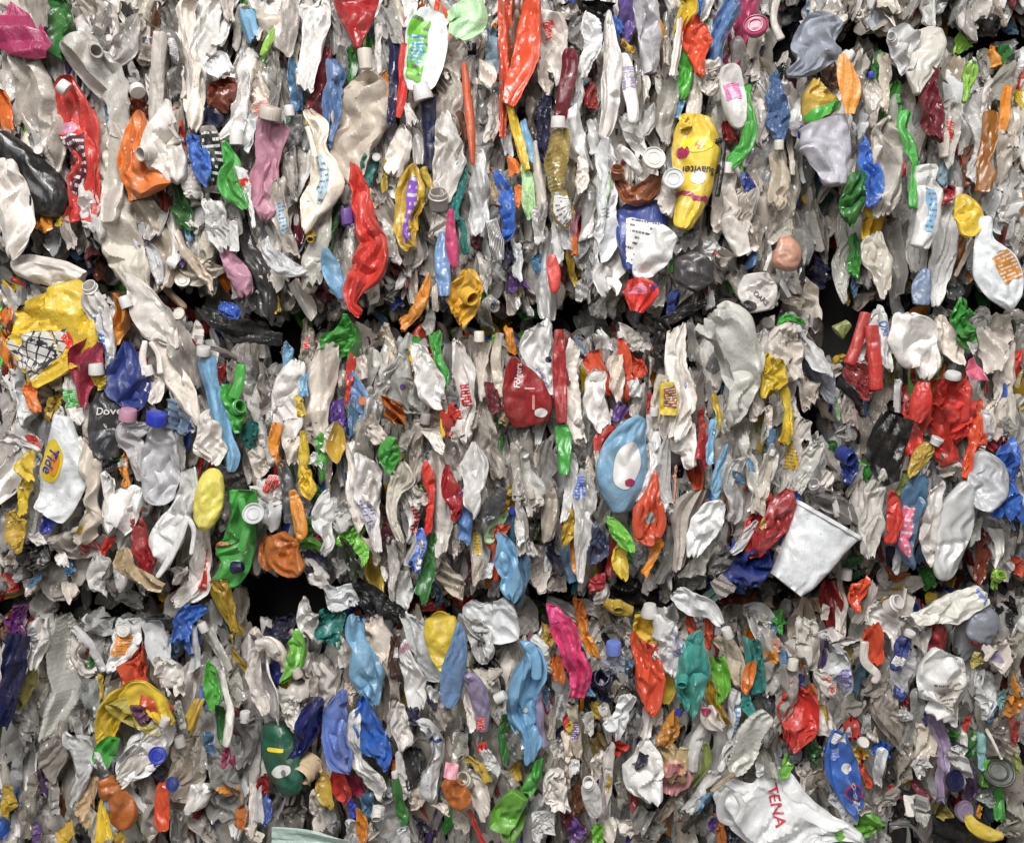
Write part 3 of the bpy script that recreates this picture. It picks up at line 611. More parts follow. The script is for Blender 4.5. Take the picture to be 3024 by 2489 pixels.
bo W|170,6,10 179,22,14 185,36,12|z12 f.5|white cylinder bottle leaning right in the middle
bo W|164,38,12 174,40,8|z7|
bo W|195,13,12 195,31,12|z8|
tu W|196,50,16 197,64,26 200,80,16|z11 f0.5 q:K2,190,76,11,9 t:OAKS,199,70,4,-50,K2|white cup printed with a dark round emblem
bo Q|180,50,12 184,64,10|z7|
bo B4|130,66,9 130,80,11|z8|dark blue scrap under the dark grey tub
bo N2|130,42,6 131,52,6|z7|
bo W|160,58,4 157,78,5|z7|
bo Q|112,70,10 118,84,10|z7|
bo Q|122,52,7 116,76,8|z7|
bo I|170,78,10 184,80,14|z8|
bo B2|193,34,5 190,46,6|z6|
bo W3|186,98,6 192,122,8|z6|
st W|190,135,5 192,165,5|z6|
bo C|203,155,7 200,180,8|z5|
bo Y|160,148,4 166,170,4|z5|
bo G|110,118,7 110,140,7|z6|
bo W|104,140,5 98,162,7|z8|
bo W|80,162,6 90,172,5|z7|
bo A4|56,102,6 60,114,6|z5|
bo U|80,92,6 82,104,6|z4|
bo W|70,98,8 78,110,8|z5|
bo C|142,90,5 146,118,7|z8|
bo W|197,110,8 202,98,8|z8|
bo N|10,85,8 24,82,8|z5|
bo W|2,66,8 8,78,5|z6|
bo W|12,70,4 18,84,4|z6|
bo G|6,30,9 14,32,9|z4|
bo W|203,50,6 207,36,5|z7|
bo R2|150,158,4 152,178,4|z5|
@2224 610
bo O5|26,22,8 29,34,20 25,48,16|z11 f.3|peach coloured square bottle beside a dark hollow
bo D|48,46,16 58,54,14|z3|
bo T|47,0,9 53,20,11 60,39,6|z5|
bo Q|73,10,5 71,30,11 69,52,9 71,70,4|z7|
bo N2|81,24,7 80,50,7|z6|
ca Y|93,3,12|z8|
sh Y|96,8,12 92,18,12 87,26,4|z8|
bo Q|98,20,11 98,40,20 102,57,14 104,68,8|z9|translucent beige bottle standing under a yellow crumple
bo C|110,14,10 116,40,10 116,64,7|z6|
bo W|131,2,8 130,30,13 128,48,8|z6|
bo A6|138,47,6 133,62,12 132,76,10|z10 f.3|slate blue flat bottle above the seam at the right
bo W2|185,6,7 184,25,13 192,45,28 200,65,24 204,80,6|z12 f0.5 p:O6,.42,.72,-.1,.9|large white bottle with a red orange print at the right edge
bo V4|162,24,10 159,47,7|z5|
bo N2|168,76,14 165,86,20 170,96,16 177,98,8|z11 f1.6|crumpled green bottle under the seam at the right
bo N2|166,98,8 172,104,12 180,98,6|z9|
ju W|121,82,12 127,95,31 132,110,33 139,122,22 138,133,7|z13 f.9|large cream white squashed jug in the right stack
bo W|97,80,10 100,92,15 106,108,12 107,126,7|z11 t:OXI,104,94,5,-80,B|white bottle with a small blue printed mark beside the red frame
ha R|90,82,9 83,104,8 76,123,8|z10|red forked plastic frame in the dark hollow of the right stack
ha R|93,92,8 96,118,8 97,143,8|z8 P|
ba R4|76,125,12 87,134,23 92,148,12|z10 f1.6|clear reddish crinkled wrapper at the foot of the red frame
bo R|134,136,8 132,153,14 128,168,7|z11 f.4|smooth red bottle half beside the big red jug
ju R|155,133,24.2 156,150,37.4 155,168,39.6 157,182,28.6|z11 f0.8 c:W,155,129,11,155,133,12|big bright red jug with a white neck at the right
bo R3|178,152,6 180,175,8|z7|
bo W|37,98,6 45,112,12 58,128,7|z9|
bo S|39,110,10 50,130,20 62,148,7|z8|
ju W|34,93,10 28,104,20 30,118,18 35,131,8|z8 f1.2|
ju N2|20,91,6 29,89,10 41,90,6|z10|lime green neck lying flat above the yellow fold
ju I|34,56,12 41,67,20 46,80,20 48,92,8|z7 f1.4|
bo Q|24,72,10 38,76,12|z8|
ca I|11,92,11|z9|
bo Y|18,117,13 20,130,20 17,144,13|z11 f1.2|glossy yellow folded bottle at the right of the middle bale
st Y|24,142,6 28,156,5 26,176,4|z9|
bo W|45,134,11 47,152,12|z7|
bo I|54,150,7 60,164,9|z6|
bo L4|67,98,12 76,90,6|z6 f.2|olive green flat scrap inside the dark hollow
bo K|108,162,18 124,165,16|z6|
bo G|102,138,8 100,160,11 98,180,8|z7|
bo W|198,86,10 200,105,16|z7|
bo W|184,96,6 190,112,14 186,126,8|z8|
bo W|204,108,8 202,130,16 200,150,16 196,180,18|z7 q:B,201,142,5,12|
sh M6|170,122,8 176,134,8|z8|
bo A2|92,156,7|z6|
bo Y2|64,120,4 72,116,7|z5|
bo W|148,90,10 156,105,14 164,120,4|z7|
bo N|147,118,4 141,132,6|z7|
bo W|112,136,4 114,158,4|z7|
bo R2|118,140,6 118,160,5|z5|
bo W|8,98,6 8,125,10|z6|
bo W|4,132,7 4,160,8|z6|
bo L4|110,116,7 112,134,8|z5|
bo C|160,50,12 162,68,12|z5|
st I|170,28,3 160,52,3|z6|
bo C|172,32,6 170,48,5|z4|
bo A2|84,56,6 80,66,6|z4|
bo D|114,74,8 108,72,8|z6|
bo Y2|72,68,5 74,76,3|z4|
bo I|82,74,10 94,68,5|z4|
bo W|34,150,9 36,165,9|z7|
bo W|40,165,10 42,180,8|z7|
bo L3|67,150,5 69,164,4|z7|
bo W|72,148,10 80,168,10|z6|
bo K|70,136,5 84,150,6|z7|
bo W|186,152,7 186,180,8|z7|
bo W|10,158,8 12,178,9|z6|
bo R2|126,118,5 126,135,5||
bo W|170,106,4 173,112,5|z8|
bo Q|176,10,8 178,20,6|z5|
bo W|204,8,8 206,30,10|z6|
bo W|190,2,8 196,14,8|z6|
@0 1220
ju W2|45,2,12 42,22,28 40,45,38 36,65,32 28,82,26|z13 f0.6 e:Y5,34,38,20,34,-18 e:O3,37,40,9,20,-18 t:Tide,33.5,37.5,9.5,-118,B8|white detergent jug with round yellow and orange logo on the left
ju I|64,24,16 66,50,18 62,75,28 60,90,26 57,103,8|z11 q:Y2,57,91,8,7|long beige jug with a yellow stain beside the yellow and orange logo
bo Y|22,32,6 20,42,10 23,51,6|z8|
bo Y|20,54,8 16,65,7 14,78,6|z8|
bo Y2|8,80,13 8,92,14 7,105,11|z10|golden yellow bottle piece at the left edge below the logo jug
bo W|0,20,12 14,25,10 27,30,3|z11|white spike-shaped bottle poking in from the left edge
bo W|5,34,8 8,48,16 7,62,14|z7|
bo G|5,64,12 6,78,12|z6|
bo R|22,18,7 26,26,5|z6|
bo B8|38,83,10 33,93,7|z5|
tu K2|75,26,10 75,40,12 76,50,8|z8|
ba K|83,35,8 82,44,14 77,58,4 76,90,3|z9|
bo O3|94,33,9 96,45,10 98,57,8|z9 p:W,.1,.35,-.9,.9|narrow orange bottle with white paper band between grey bottles
bo N2|88,24,7 90,36,5|z6|
ju W2|84,50,13.2 84,68,11 88,88,19.8 93,74,24.2 103,58,11|z12 f0.9|white jug torn open showing a dark hollow inside
bo W|96,74,16 92,90,18 88,104,6|z10|
bo W|97,7,14 98,14,8|z11 c:M4,101,-3,12,99,5,13|small white bottle with a dusty pink cap
bo W|83,8,9 89,14,10 95,22,10|z9|
ju W4|108,10,14 98,18,14 103,30,10 108,48,8|z10|
bo S3|121,8,13 120,20,20 119,35,24 120,50,23 119,65,20 119,73,17|z13 c:B8,123,0,15,121,8,15 f.8|pale grey bottle with a royal blue screw cap
sh S3|132,14,8 136,30,10 140,43,5|z9|
ba B7|138,-2,12 140,12,16 138,24,10|z7 f1.6|
sh S4|132,-4,10 140,5,12 144,14,4|z9 f1.6|
ju W|161,2,10 160,18,16 160,30,25 161,39,8|z12|white bottle base squashed to a box shape beside the sky blue bottle
bo A2|172,0,14 175,15,10 178,30,4|z8|
bo G|184,20,12 182,45,20 177,62,10|z5|
bo Y7|163,43,10 161,58,17 159,75,18 157,92,9|z13 f.5|smooth lemon yellow bottle standing on the left bale
ju T|170,62,12 171,78,15 167,90,14|z7|
ju N2|187,60,18.2 186,80,18.2 183,105,23.4 174,122,26 164,127,18.2|z11 c:D,189,119,8,181,120,10 p:O4,.6,.72,-1,-.4|bright green detergent jug with a dark round cap
ha N2|186,66,5 191,85,5 187,108,5|z10 P|
ju W|144,44,10 143,60,12 138,75,18 127,95,24 118,112,18|z12 f1.1|dirty white long jug pressed beside the lemon yellow bottle
ha W|145,80,4 138,100,4 128,118,4 121,128,3|z12 P|
ha W|146,82,3 150,92,3 148,110,3|z11 P|
ju W|156,92,10 153,115,14 150,132,14 140,142,14 132,146,6|z9|
ju R2|104,84,14 108,100,12 111,115,14 110,128,6|z10|dark red bottle wedged between dirty white jugs in the left bale
bo R|86,97,6 78,110,4|z8|
sh I2|93,106,6 98,118,10 105,126,10 118,131,12 128,135,5|z12 f1.3|beige torn plastic tray beneath the dark red bottle
bo G|36,104,8 50,104,20 65,100,22 76,95,6|z8|
bo G|34,120,20 40,135,20 47,142,14|z9|
bo W|76,112,12 74,128,20 78,141,10|z11|white rounded scoop shape above the left lower seam
ba T|86,141,10 96,143,13 106,148,8|z9 f1.6|
bo W|24,144,8 30,150,16 40,146,10|z9 n:32,146,14,34,143|
bo W|21,130,8 22,140,8|z8|
bo R|2,132,14 10,134,8|z6|
bo K2|15,105,12 25,112,18 33,116,6|z7|
ba W|24,95,8 30,102,8|z6|
bo W|55,132,8 58,142,9|z8|
bo A|50,120,8 54,124,5|z6|
bo W|90,120,6 92,130,8 90,135,6|z8|
bo B|150,152,12 142,162,12 138,178,10|z9|blue bottle under the seam in the lower left
bo W|146,140,10 138,150,16 134,158,12|z8|
bo Y2|168,130,18 172,142,13 177,158,7 180,172,7|z10 f1.3|yellow folded flap hanging below the green detergent jug
st Y|162,133,3 170,150,3 178,165,4|z9|
bo W|183,138,10 184,152,10 182,170,8|z6|
bo P6|15,150,12 9,162,8 11,172,10|z13|purple curved tube in the lower left seam
bo W|28,160,14 33,175,13|z7|
bo W|68,158,14 70,170,24|z7|
bo W|94,166,16 95,176,16|z7|
bo O4|108,164,9 108,176,8|z5|
bo C|124,160,16 128,178,14|z5|
li W|196,78,18|z11|white round bottle end with a small nozzle in the middle left
bo W|203,55,8 206,70,16 205,85,12|z8|
bo O4|208,97,4 206,108,10 209,120,6|z6|
bo W|198,30,10 202,48,10|z5|
bo E|190,10,8 193,28,5|z5|
bo W|208,20,8 208,38,8|z6|
bo W|160,150,12 166,172,10|z5|
bo W|10,110,8 4,118,10|z5|
bo A2|30,126,4 22,132,7|z9|
bo G|104,136,8 112,140,8|z8|
bo W|70,12,7 68,24,6|z8 q:R,67,9,5,5|
bo N|150,166,5 148,178,5|z4|
bo T|176,78,6 172,95,8|z7|
bo W|44,110,6 48,118,8|z7|
bo G|100,150,6 112,152,8|z8|
bo W|134,128,10 140,122,8|z9|
bo C|12,122,10 14,130,8|z6|
@750 1220
bo W|28,6,16 28,18,14 27,25,8|z7|
bo O3|17,10,5 17,26,9 20,40,4|z7|
bo W|12,20,8 13,40,6|z6|
st Y|37,16,3 38,30,6 36,48,4|z8|
bo Y|39,42,6 40,58,12 42,67,8|z10|yellow twisted bottle piece in the middle bale left side
bo W|30,22,9 29,38,8|z6|
bo W|46,8,14 46,20,12|z7|
bo N3|51,18,5 52,35,6 53,50,5|z7|
bo N|49,58,5 48,68,6|z6|
bo Y2|66,12,7 63,26,11 66,36,3|z8|
bo P|63,0,10 66,10,6|z6|
bo W|59,10,6 58,20,5|z8|
bo A2|80,0,10 78,15,6|z6|
bo G|72,20,5 70,45,4|z5|
bo W|91,4,8 95,15,14 102,24,9|z7|
bo Q|86,8,10 83,22,13 82,40,12|z6|
bo W|84,34,12 87,50,19 88,70,17 91,88,11 96,108,7|z11 f1.3 p:S5,.45,.75,-.7,.8|white crinkled bottle with faint lilac print in the middle bale
bo W|74,28,5 77,48,9 78,70,10 81,88,6|z8|
bo N2|107,18,5 105,32,17 104,48,4|z10 f.8|bright green folded triangle scrap in the middle bale
bo Q|113,38,6 113,50,16 108,62,10 108,80,7 114,100,6|z11|long folded beige bottle below the green triangle scrap
bo Q|120,12,12 118,28,10|z5|
bo G|132,10,14 126,40,10 124,52,7|z5|
bo W3|133,12,6 140,20,9 147,30,6|z11|white open-ended tube tilted beside a yellow strip
bo Y|147,2,4 146,18,3|z8|
bo R|152,3,12 154,12,10 152,18,6|z8|
bo W|166,2,12 165,14,11|z8|
bo G|178,4,10 185,28,13 189,48,10|z6|
bo W|160,14,14 157,35,16 158,50,8|z6|
bo W|171,24,6 172,40,18 170,60,15 170,80,6|z11|white dented bottle left of the black ribbed tube
bo R2|150,40,3 151,55,11 156,70,11 155,84,5|z11|dark red folded bottle with a slit in the middle bale
bo R|135,42,6 134,55,11 136,68,5 135,90,5|z8|
bo W|129,60,10 130,72,10|z9 f2|
bo W|141,35,8 145,60,10 146,85,11 145,105,7|z7|
bo B2|161,60,5 163,80,10 164,102,8|z10|slim dusty blue bottle beside the white dented bottle
tb K3|194,58,6 188,70,12 180,80,12 178,86,6|z11 r|black ribbed plastic tube lying diagonally
bo Y2|203,60,8 198,75,10|z6|
bo L3|192,80,6 186,90,8 184,100,6|z6|
bo R3|195,88,8 188,96,8|z9|
bo R3|184,98,9 188,112,6 188,128,4|z7|
bo A|192,94,7.2 196,110,14.4 199,128,15.6 200,146,12|z10|light blue folded bottle at the bottom of the middle bale
bo Q|204,28,6 206,45,10 206,65,8|z7|
bo W|206,70,5 207,100,6|z7|
bo B6|129,90,5 128,105,9 124,120,10|z11 p:W,.3,.95,-.8,.8|white and blue striped tube standing in the middle bale
bo D|124,78,6 125,95,8|z5|
bo N|137,92,6 137,110,10 132,130,10 130,145,10|z9|dark green bottle beside the white and blue striped tube
bo W|117,125,6 115,138,12 120,148,8|z8|
bo W|106,100,6 107,122,7 105,145,4|z7|
bo U2|103,80,5 103,100,7|z4|
bo L5|64,100,4 74,96,12 85,90,6|z9|
bo L5|78,100,8 84,108,7 86,118,4|z10|bright lime folded sheet standing beside a dark leaf shape
bo K4|68,97,4 75,112,8 80,128,9|z11|dark green leaf-shaped scrap pressed on the lime sheet
bo O4|12,96,14.4 17,108,28.8 24,117,24 36,124,8.4|z11 f.5|orange rounded tub bulging beside the dark hole
bo O3|28,60,5 33,75,9 36,92,9 34,98,4|z10 f.5|orange pointed strip bottle above the orange rounded tub
bo L5|34,103,6 41,104,14 50,108,6|z8|
bo N|44,82,4 40,95,6|z6|
ju W|57,66,10 50,85,16 56,98,13 52,108,8|z11 q:U3,48,97,9,4|grubby white crumpled bottle with a pink inner edge
bo W|70,70,5 69,82,14 73,88,10|z9|
bo G|58,30,5 56,60,4|z6|
bo W|45,32,6 48,40,9|z7|
tb K3|21,40,6 26,60,8 27,82,6|z6|
ju W|2,58,12 12,62,24 20,70,18|z8|
tu W|5,72,14 9,70,20|z9|
bo D|42,108,6 48,118,14 54,125,6|z6|
bo W|40,114,6 46,124,14 56,130,8|z8|
bo W|64,115,8 68,125,13|z7|
bo Y2|93,110,5 93,125,12 98,140,5|z6|
bo I|86,98,6 92,108,6 95,116,5|z8|
bo W3|100,120,4 103,128,5|z8|
ba K|77,130,8 86,140,14 100,152,20 116,155,8|z11 f1.4|glossy black plastic film bundle in the lower middle seam
bo W|55,140,10 62,145,18 73,142,16 78,150,8|z10 f1.6|beige crumpled cluster beside the glossy black film bundle
bo W|40,148,10 36,160,18 42,178,20|z10|pale grey bottle with rounded shoulder under the dark hole
bo D|24,160,9 20,174,14|z6|
tu E|57,155,18 57,168,18 57,180,17|z10 r|dark teal threaded tub in the lower middle row
bo A2|82,160,8 80,170,16|z8|
ha V|82,155,4 73,160,4 71,170,4|z8|
bo Q|92,163,8 94,175,14|z7|
bo Q|124,155,8 127,170,14|z7|
bo R2|122,149,5 132,150,7 146,150,4|z6|
li Y|146,165,21|z9|
bo L3|115,152,6 118,160,4|z7|
ju W2|165,150,9.6 172,160,24 185,165,28.8 205,160,26.4|z11 f0.8|large white crumpled bottle beside the round yellow lid
st W|170,150,5 180,162,6 190,176,6|z10|
bo I|146,122,10 154,132,13 160,138,10|z8|
bo I|172,132,14 178,138,10|z7|
bo Q|172,80,6 173,110,8 174,128,6|z7|
bo W|183,118,5 180,128,6|z8|
bo O4|182,126,6 183,136,6|z7|
bo A2|142,135,5 144,148,7|z6|
bo D|195,142,8|z6|
bo W|188,130,6 186,142,7|z7|
bo U2|168,110,5 170,130,7||
bo W|154,88,8 157,108,7|z6|
bo N|133,56,5 127,62,5|z6|
bo W|126,96,5 119,118,5|z7|
bo K|96,50,5 100,70,6||
bo W|62,68,4 60,98,5|z7|
bo W|113,55,10 120,80,12 118,98,6|z7|
bo Q|165,85,6 163,105,8|z7|
bo C|36,66,6 42,76,8|z6|
@1500 1220
bo N2|42,9,9 44,25,10 44,40,8 43,48,6|z10 f.5|bright green slim bottle below the dark red coffee tub
bo A|105,3,8 96,20,25 90,42,33 89,60,28 90,78,14|z13 f0.5 e:W,93,41,20,36,-14 q:M,95,54,8,6|large sky blue bottle with an oval white worn label
bo R3|116,46,3 113,62,10 110,80,20 109,98,20 108,103,8|z12 f.8 q:G,111,82,9,9|red bottle with a loop handle beside the sky blue bottle
ha R3|103,70,5 100,85,5 103,98,5|z10 P|
ha R3|118,70,4 120,85,5 116,97,5|z10 P|
bo L5|78,82,6 86,90,14 92,100,10 96,108,4|z12|lime green folded scrap under the large sky blue bottle
bo Y|87,102,9 88,115,10 88,128,8|z11|yellow flat bottle under the lime green folded scrap
bo R2|82,94,3 80,110,6 78,124,4|z7|
bo R2|72,126,6 69,134,13 64,138,6|z11|red crushed can-like tub near the lower middle seam
bo O3|119,98,7 113,112,6 106,126,5|z10|orange curved strip right of the yellow flat bottle
bo Y2|50,74,5 46,88,12 43,101,8|z10|mustard bottle piece between white bottles in the middle bale
bo W|50,34,5 49,55,8 44,80,4|z8|
bo W|60,45,7 60,65,15 60,85,14 58,110,9 57,133,5|z11 f.9 p:B6,.05,.25,-.9,.0|tall white bottle with faded blue print near the mustard piece
bo A7|70,86,6 71,102,14 68,118,8|z11|dark slate bottle overlapping the tall white bottle
bo W|63,35,3 63,50,8|z8|
bo W3|69,30,3 70,42,3|z9|
bo R|82,12,8 76,22,12 72,30,6|z7|
ju T|10,28,8 13,45,16 18,60,26 18,70,12|z8 f1.4|
ju I|18,65,8 19,70,14 20,76,8|z9|
bo G|30,24,8 31,45,10 33,65,10|z6|
bo Q|30,62,9 33,78,11 31,96,6|z8|
bo W|8,68,4 12,86,9 10,108,6|z8|
bo W|18,98,9 20,110,8|z7|
ju W|24,107,9 24,120,20 22,135,16|z8|
bo A2|4,82,6 5,105,12 8,125,14 6,145,8|z8|
bo D|33,95,6 36,108,9 41,124,5|z6|
bo K4|22,85,8 24,98,8|z4|
bo G|40,126,10 38,138,13|z7|
bo W|52,8,10 55,16,12|z6|
bo G|55,22,10 58,38,8|z5|
bo W|113,5,8 113,25,9 110,40,10 105,62,7|z8|
bo W|130,0,16 132,14,20 141,28,12 142,40,8|z9|
bo K2|128,22,12 132,30,12|z5|
bo W|124,22,3 122,40,8 122,60,10 126,68,5|z9|
bo R2|151,5,4 153,20,7 150,36,9|z8|
bo A|161,5,5 160,22,8 158,40,8|z10|light blue strip bottle under the cream translucent jug
bo A|170,24,3 167,40,7 163,55,10 161,68,4|z11|sky blue pointed wedge bottle in the right of the middle bale
bo O5|134,45,11 133,56,6 130,70,3|z15|peach coloured open tube standing in the middle bale
bo G|140,55,8 138,68,10|z7|
bo W|185,40,9 178,55,14 181,75,14 175,82,8|z8|
bo W|148,64,8 140,80,16 137,100,11 134,118,6|z9|
ju W2|168,70,8 160,80,18 152,95,22 146,112,8|z12|white jagged flat bottle in the right of the middle bale
bo W|128,72,7|z8 n:129,77,8,131,78|
bo W|121,70,7 122,76,6|z8|
bo W4|194,86,3 185,97,8 175,107,4|z10|
bo R|208,72,8 201,85,20 197,100,20 194,110,8|z8|
bo B4|205,108,12 192,120,20 178,132,18|z8 f1.6|crumpled dark blue wrapper at the right seam
bo B|182,110,8 172,128,14 182,140,8|z7|
bo G2|175,108,10 167,120,14 162,128,8|z8|
sh G|163,128,10 172,140,14|z11|grey plastic card scrap leaning on blue wrapper
sh E2|163,138,8 155,146,9|z8|
bo R2|166,146,8 174,144,9|z8|
bo Q|145,125,14 155,105,10 164,95,6|z7|
bo G|128,90,8 126,110,8 118,130,6|z7|
bo W|112,126,9 111,138,9|z8|
bo W|122,110,10 128,128,12|z7|
bo N2|92,108,5 96,116,4|z6|
bo C|103,104,9 103,118,10|z7|
sh K|82,130,14 92,140,20 104,146,10|z6|
sh W|75,132,4 73,140,8 67,144,4|z9|
bo W|132,140,12 143,148,15 158,155,12 166,165,6|z12|white curved bottle shell over the lower right seam
tb Y2|75,147,6 86,152,10 98,155,7|z11 n:86,153,8,86,154|yellow bent tube with a round mouth in the seam
bo Y|110,158,20 109,170,22 108,182,14|z12 c:W,110,148,10,110,157,14|yellow bottle with a white flip cap below the middle seam
bo W|124,151,10 125,165,16 127,180,18|z9|
bo M7|34,150,6 40,162,16 48,176,14|z11 f1.2|hot pink folded bottle below the middle seam
bo O4|54,146,7 58,160,7 62,178,10|z8|
bo W|32,146,4 42,152,9 53,160,5|z9|
bo W|57,146,4 65,152,7 75,160,5|z8|
ju W|2,150,18 10,160,26 14,172,16|z9|
bo R3|142,160,4 145,175,7|z8|
bo R3|157,162,5 156,176,5|z8|
bo W|150,158,12 148,170,8|z7|
bo W|186,155,8 198,158,14 204,168,6|z8|
bo Q|176,152,14 180,170,16|z6|
bo A2|203,170,7 206,180,6|z8|
bo N2|209,160,5 208,172,6|z6|
bo Q|88,162,10 92,178,12|z7|
bo Q|185,20,8 190,40,9 195,60,8|z7|
bo Q|204,35,6 198,60,8 196,75,6|z8|
st A2|206,14,4 203,38,3|z7|
bo Y|166,2,4 165,12,5|z6|
bo W|128,140,6 120,145,10|z6|
bo C|150,126,8 140,136,10|z6|
bo D|122,85,5 120,96,5|z6|
bo W|172,34,5 168,58,8|z6|
bo A2|178,46,5 182,54,5|z9|
bo O3|52,96,4 52,112,5 54,124,4|z8|
bo W|104,20,4 110,32,6|z6|
bo I|72,150,6 80,168,8|z7|
bo I|66,165,6 70,178,8|z7|
bo Y2|30,166,5 31,178,5|z7|
@2224 1220
ju R2|32,60,6 26,75,20 15,92,18 3,108,10|z12 f.7 p:Y2,.55,.7,-1,-.5|dark red oval bottle left of the white tapered tub
bo B|36,60,4 34,80,6 26,98,7|z9|
cu W2|64,83,58 42,121,38 30,136,28|z15|white square tapered tub with a raised rim tilted at the seam
sh K|111,2,22 105,20,26 104,40,22 110,55,10|z12 f.3|black flat plastic sheet in the right stack
ju R|156,-3,32 156,15,30 153,30,20 152,36,8|z10|
bo R|132,-2,14 129,14,12 127,30,9|z9|
bo R3|176,5,10 176,25,10 170,48,8|z9|
bo W|182,0,6 186,18,7|z8|
bo Y2|140,24,7 134,33,11 128,42,10 123,50,6|z13 c:W,143,19,10,141,24,8|clear yellow bottle with a white screw cap leaning in front of red
bo A2|132,48,10 127,65,14 124,80,14 122,105,10 128,122,6|z11 p:M6,.35,.85,-.75,.5|blue bottle with a pink printed label in the right stack
bo L4|124,45,8 120,58,8 118,70,7|z9|
ju S6|182,30,6 188,45,22 185,60,26 180,76,10|z12 f.4|smooth pale grey jug panel at the right edge
ba B|205,25,15.6 203,45,23.4 200,65,28.6 202,82,23.4|z11 f1.6|shiny blue plastic bag at the right edge
bo W|145,56,10 142,70,11 140,90,13 141,108,12 144,118,6|z12|white bottle with a blue ringed mouth in the right stack
bo W|170,54,8.4 163,75,23.1 160,95,25.2 156,115,18.9 152,132,14.7|z12 f0.5|large white grey bottle standing upright in the right stack
bo W|150,40,14 160,46,10|z8|
bo W|175,85,7 174,100,7|z9|
bo R|108,60,5 111,78,10 110,95,9 107,102,5|z11|slim red bottle right of the clear grey bottle
bo T|101,46,8 98,62,13 96,85,15 94,105,14 95,113,9|z12|clear grey bottle with a broken top in the right stack
bo W|85,55,8 86,70,14 84,95,10|z8|
bo W|84,42,4 80,52,6 75,62,4|z9|
bo B4|75,27,9 76,38,13 74,55,6|z10 n:76,36,12,77,37|dark blue bottle mouth facing out in the right stack
bo N2|87,40,9 88,52,6|z7|
bo N|58,22,12 62,40,12|z5|
bo C|74,10,14 80,20,8|z6|
bo Q|88,5,8 92,30,7|z7|
bo W|38,10,8 32,30,12 28,55,12 22,65,6|z9|
ju Q|50,22,9 48,32,12 41,48,12 37,62,6|z11|cream bottle with a necked end behind the white tapered tub
tu W|47,56,9 46,62,11|z10 n:47,54,9,46,52|
sh W|57,46,6 55,58,8|z8|
sh Y|24,22,8 26,8,4|z8|
bo Y|30,0,4 27,16,5|z8|
bo G2|55,65,10 70,72,16 76,84,12|z9|
bo K|70,62,10|z7|
st W|63,66,3 67,80,4|z10|
bo O5|6,44,8 0,60,10|z5|
bo Q|16,30,8 10,55,9 4,75,8|z8|
bo T|21,40,6 18,55,6|z7|
bo W|118,86,4 115,105,5 112,122,5|z10|
bo D|108,105,6 110,116,6|z6|
bo O4|108,120,5 113,126,8 121,126,5|z9|
bo N2|118,106,6 121,112,4|z8|
bo N2|138,128,9|z8|
bo A2|133,95,6 132,115,8|z8|
bo V|182,95,7 180,115,8 176,130,5|z8|
bo W|190,92,7 194,102,6 189,118,3|z9|
bo L|193,122,8 193,132,13|z14 n:193,125,7,193,123|lime green ring-shaped bottle neck at the right edge
bo R3|208,120,8|z7|
bo W|200,90,8 198,110,12 202,125,10|z7|
ba W3|186,142,16 168,150,20 148,156,16 126,162,10|z13 f1.2 p:B6,.05,.1,-.8,.8|white plastic bag stretched sideways over the lower right seam
bo W|130,131,5 115,136,13 98,142,8|z10|
bo W|105,122,4 102,128,8 106,134,5|z10|
bo R2|60,132,8 60,148,13 62,165,8|z8|
bo W|72,130,14 71,148,10 68,168,6|z9|
bo R3|87,132,13 83,145,10 82,155,5|z11|red squashed bottle with a white edge below the white tapered tub
bo W|95,136,5 88,155,5 82,162,5|z9|
ju W|110,150,12 107,160,20 104,172,18|z12 n:113,146,12,115,143 r|white bottle with an open ribbed neck below the seam on the right
bo Y2|105,145,6 95,152,8|z8|
ju S|186,152,10 184,162,24 178,180,18|z10 f.3|slate grey smooth jug at the lower right
bo R2|146,164,12 144,176,10|z8 q:W,150,166,5,6|
bo W|128,168,14 132,180,12|z8|
bo I|38,150,10 42,165,20 46,180,14|z7|
bo N2|21,155,6 22,166,8|z7|
sh I2|14,148,8 8,152,6|z7|
bo Q|20,135,8 10,140,14|z7|
bo K|24,142,12|z6|
bo W|6,160,12 14,158,8|z7|
bo A2|14,170,6|z8|
ba K|200,150,16 204,162,14|z5 f2|
bo R|93,168,7 92,178,6|z8|
bo N|82,112,8 74,122,6|z7|
bo N|84,126,5 76,128,5|z7|
bo W|122,140,9 118,158,8|z8|
bo R|200,18,10 196,22,8|z6|
bo Q|195,6,10 202,14,10|z6|
bo R2|182,20,5 190,28,5|z5|
bo B4|152,135,10 158,137,6|z12|
bo D|12,118,14 10,130,12|z5|
bo B|4,112,10 2,122,8|z6|
bo W|20,104,5 25,108,4|z11|
bo W|64,170,6 56,175,8|z6|
bo I2|46,146,8 52,155,6|z7|
bo W|57,150,4 56,160,4|z9|
bo W|177,130,5 172,120,5|z8|
@0 1829
ju R3|105,24,12.5 107,35,35 108,48,35 112,60,32.5 126,72,10|z11 f1.2|bright orange red folded jug above the yellow tub in the lower left
tu Y|74,104,9 78,86,15 86,71,19 101,60,20 116,66,19 127,82,12|z12 f1.1|yellow tub with an olive inside crushed open in the lower left
ha Y8|104,64,26 102,76,42 97,88,36|z10 P|
bo P7|104,70,8 110,80,10|z12|
bo W2|119,83,14 112,93,32 104,105,38 96,116,26 90,125,12|z14 f1.1|white crumpled bottle lying in front of the yellow tub
bo W|125,84,8 118,98,14 103,115,14 94,125,8|z13|
li B8|122,107,15|z15|round royal blue screw cap facing out in the lower left
bo D|120,116,10 120,124,8|z11|
bo N2|86,94,8 80,105,14 81,112,8|z10|
bo W|72,111,11 76,118,9|z17|small white knob-like bottle end left of the blue cap
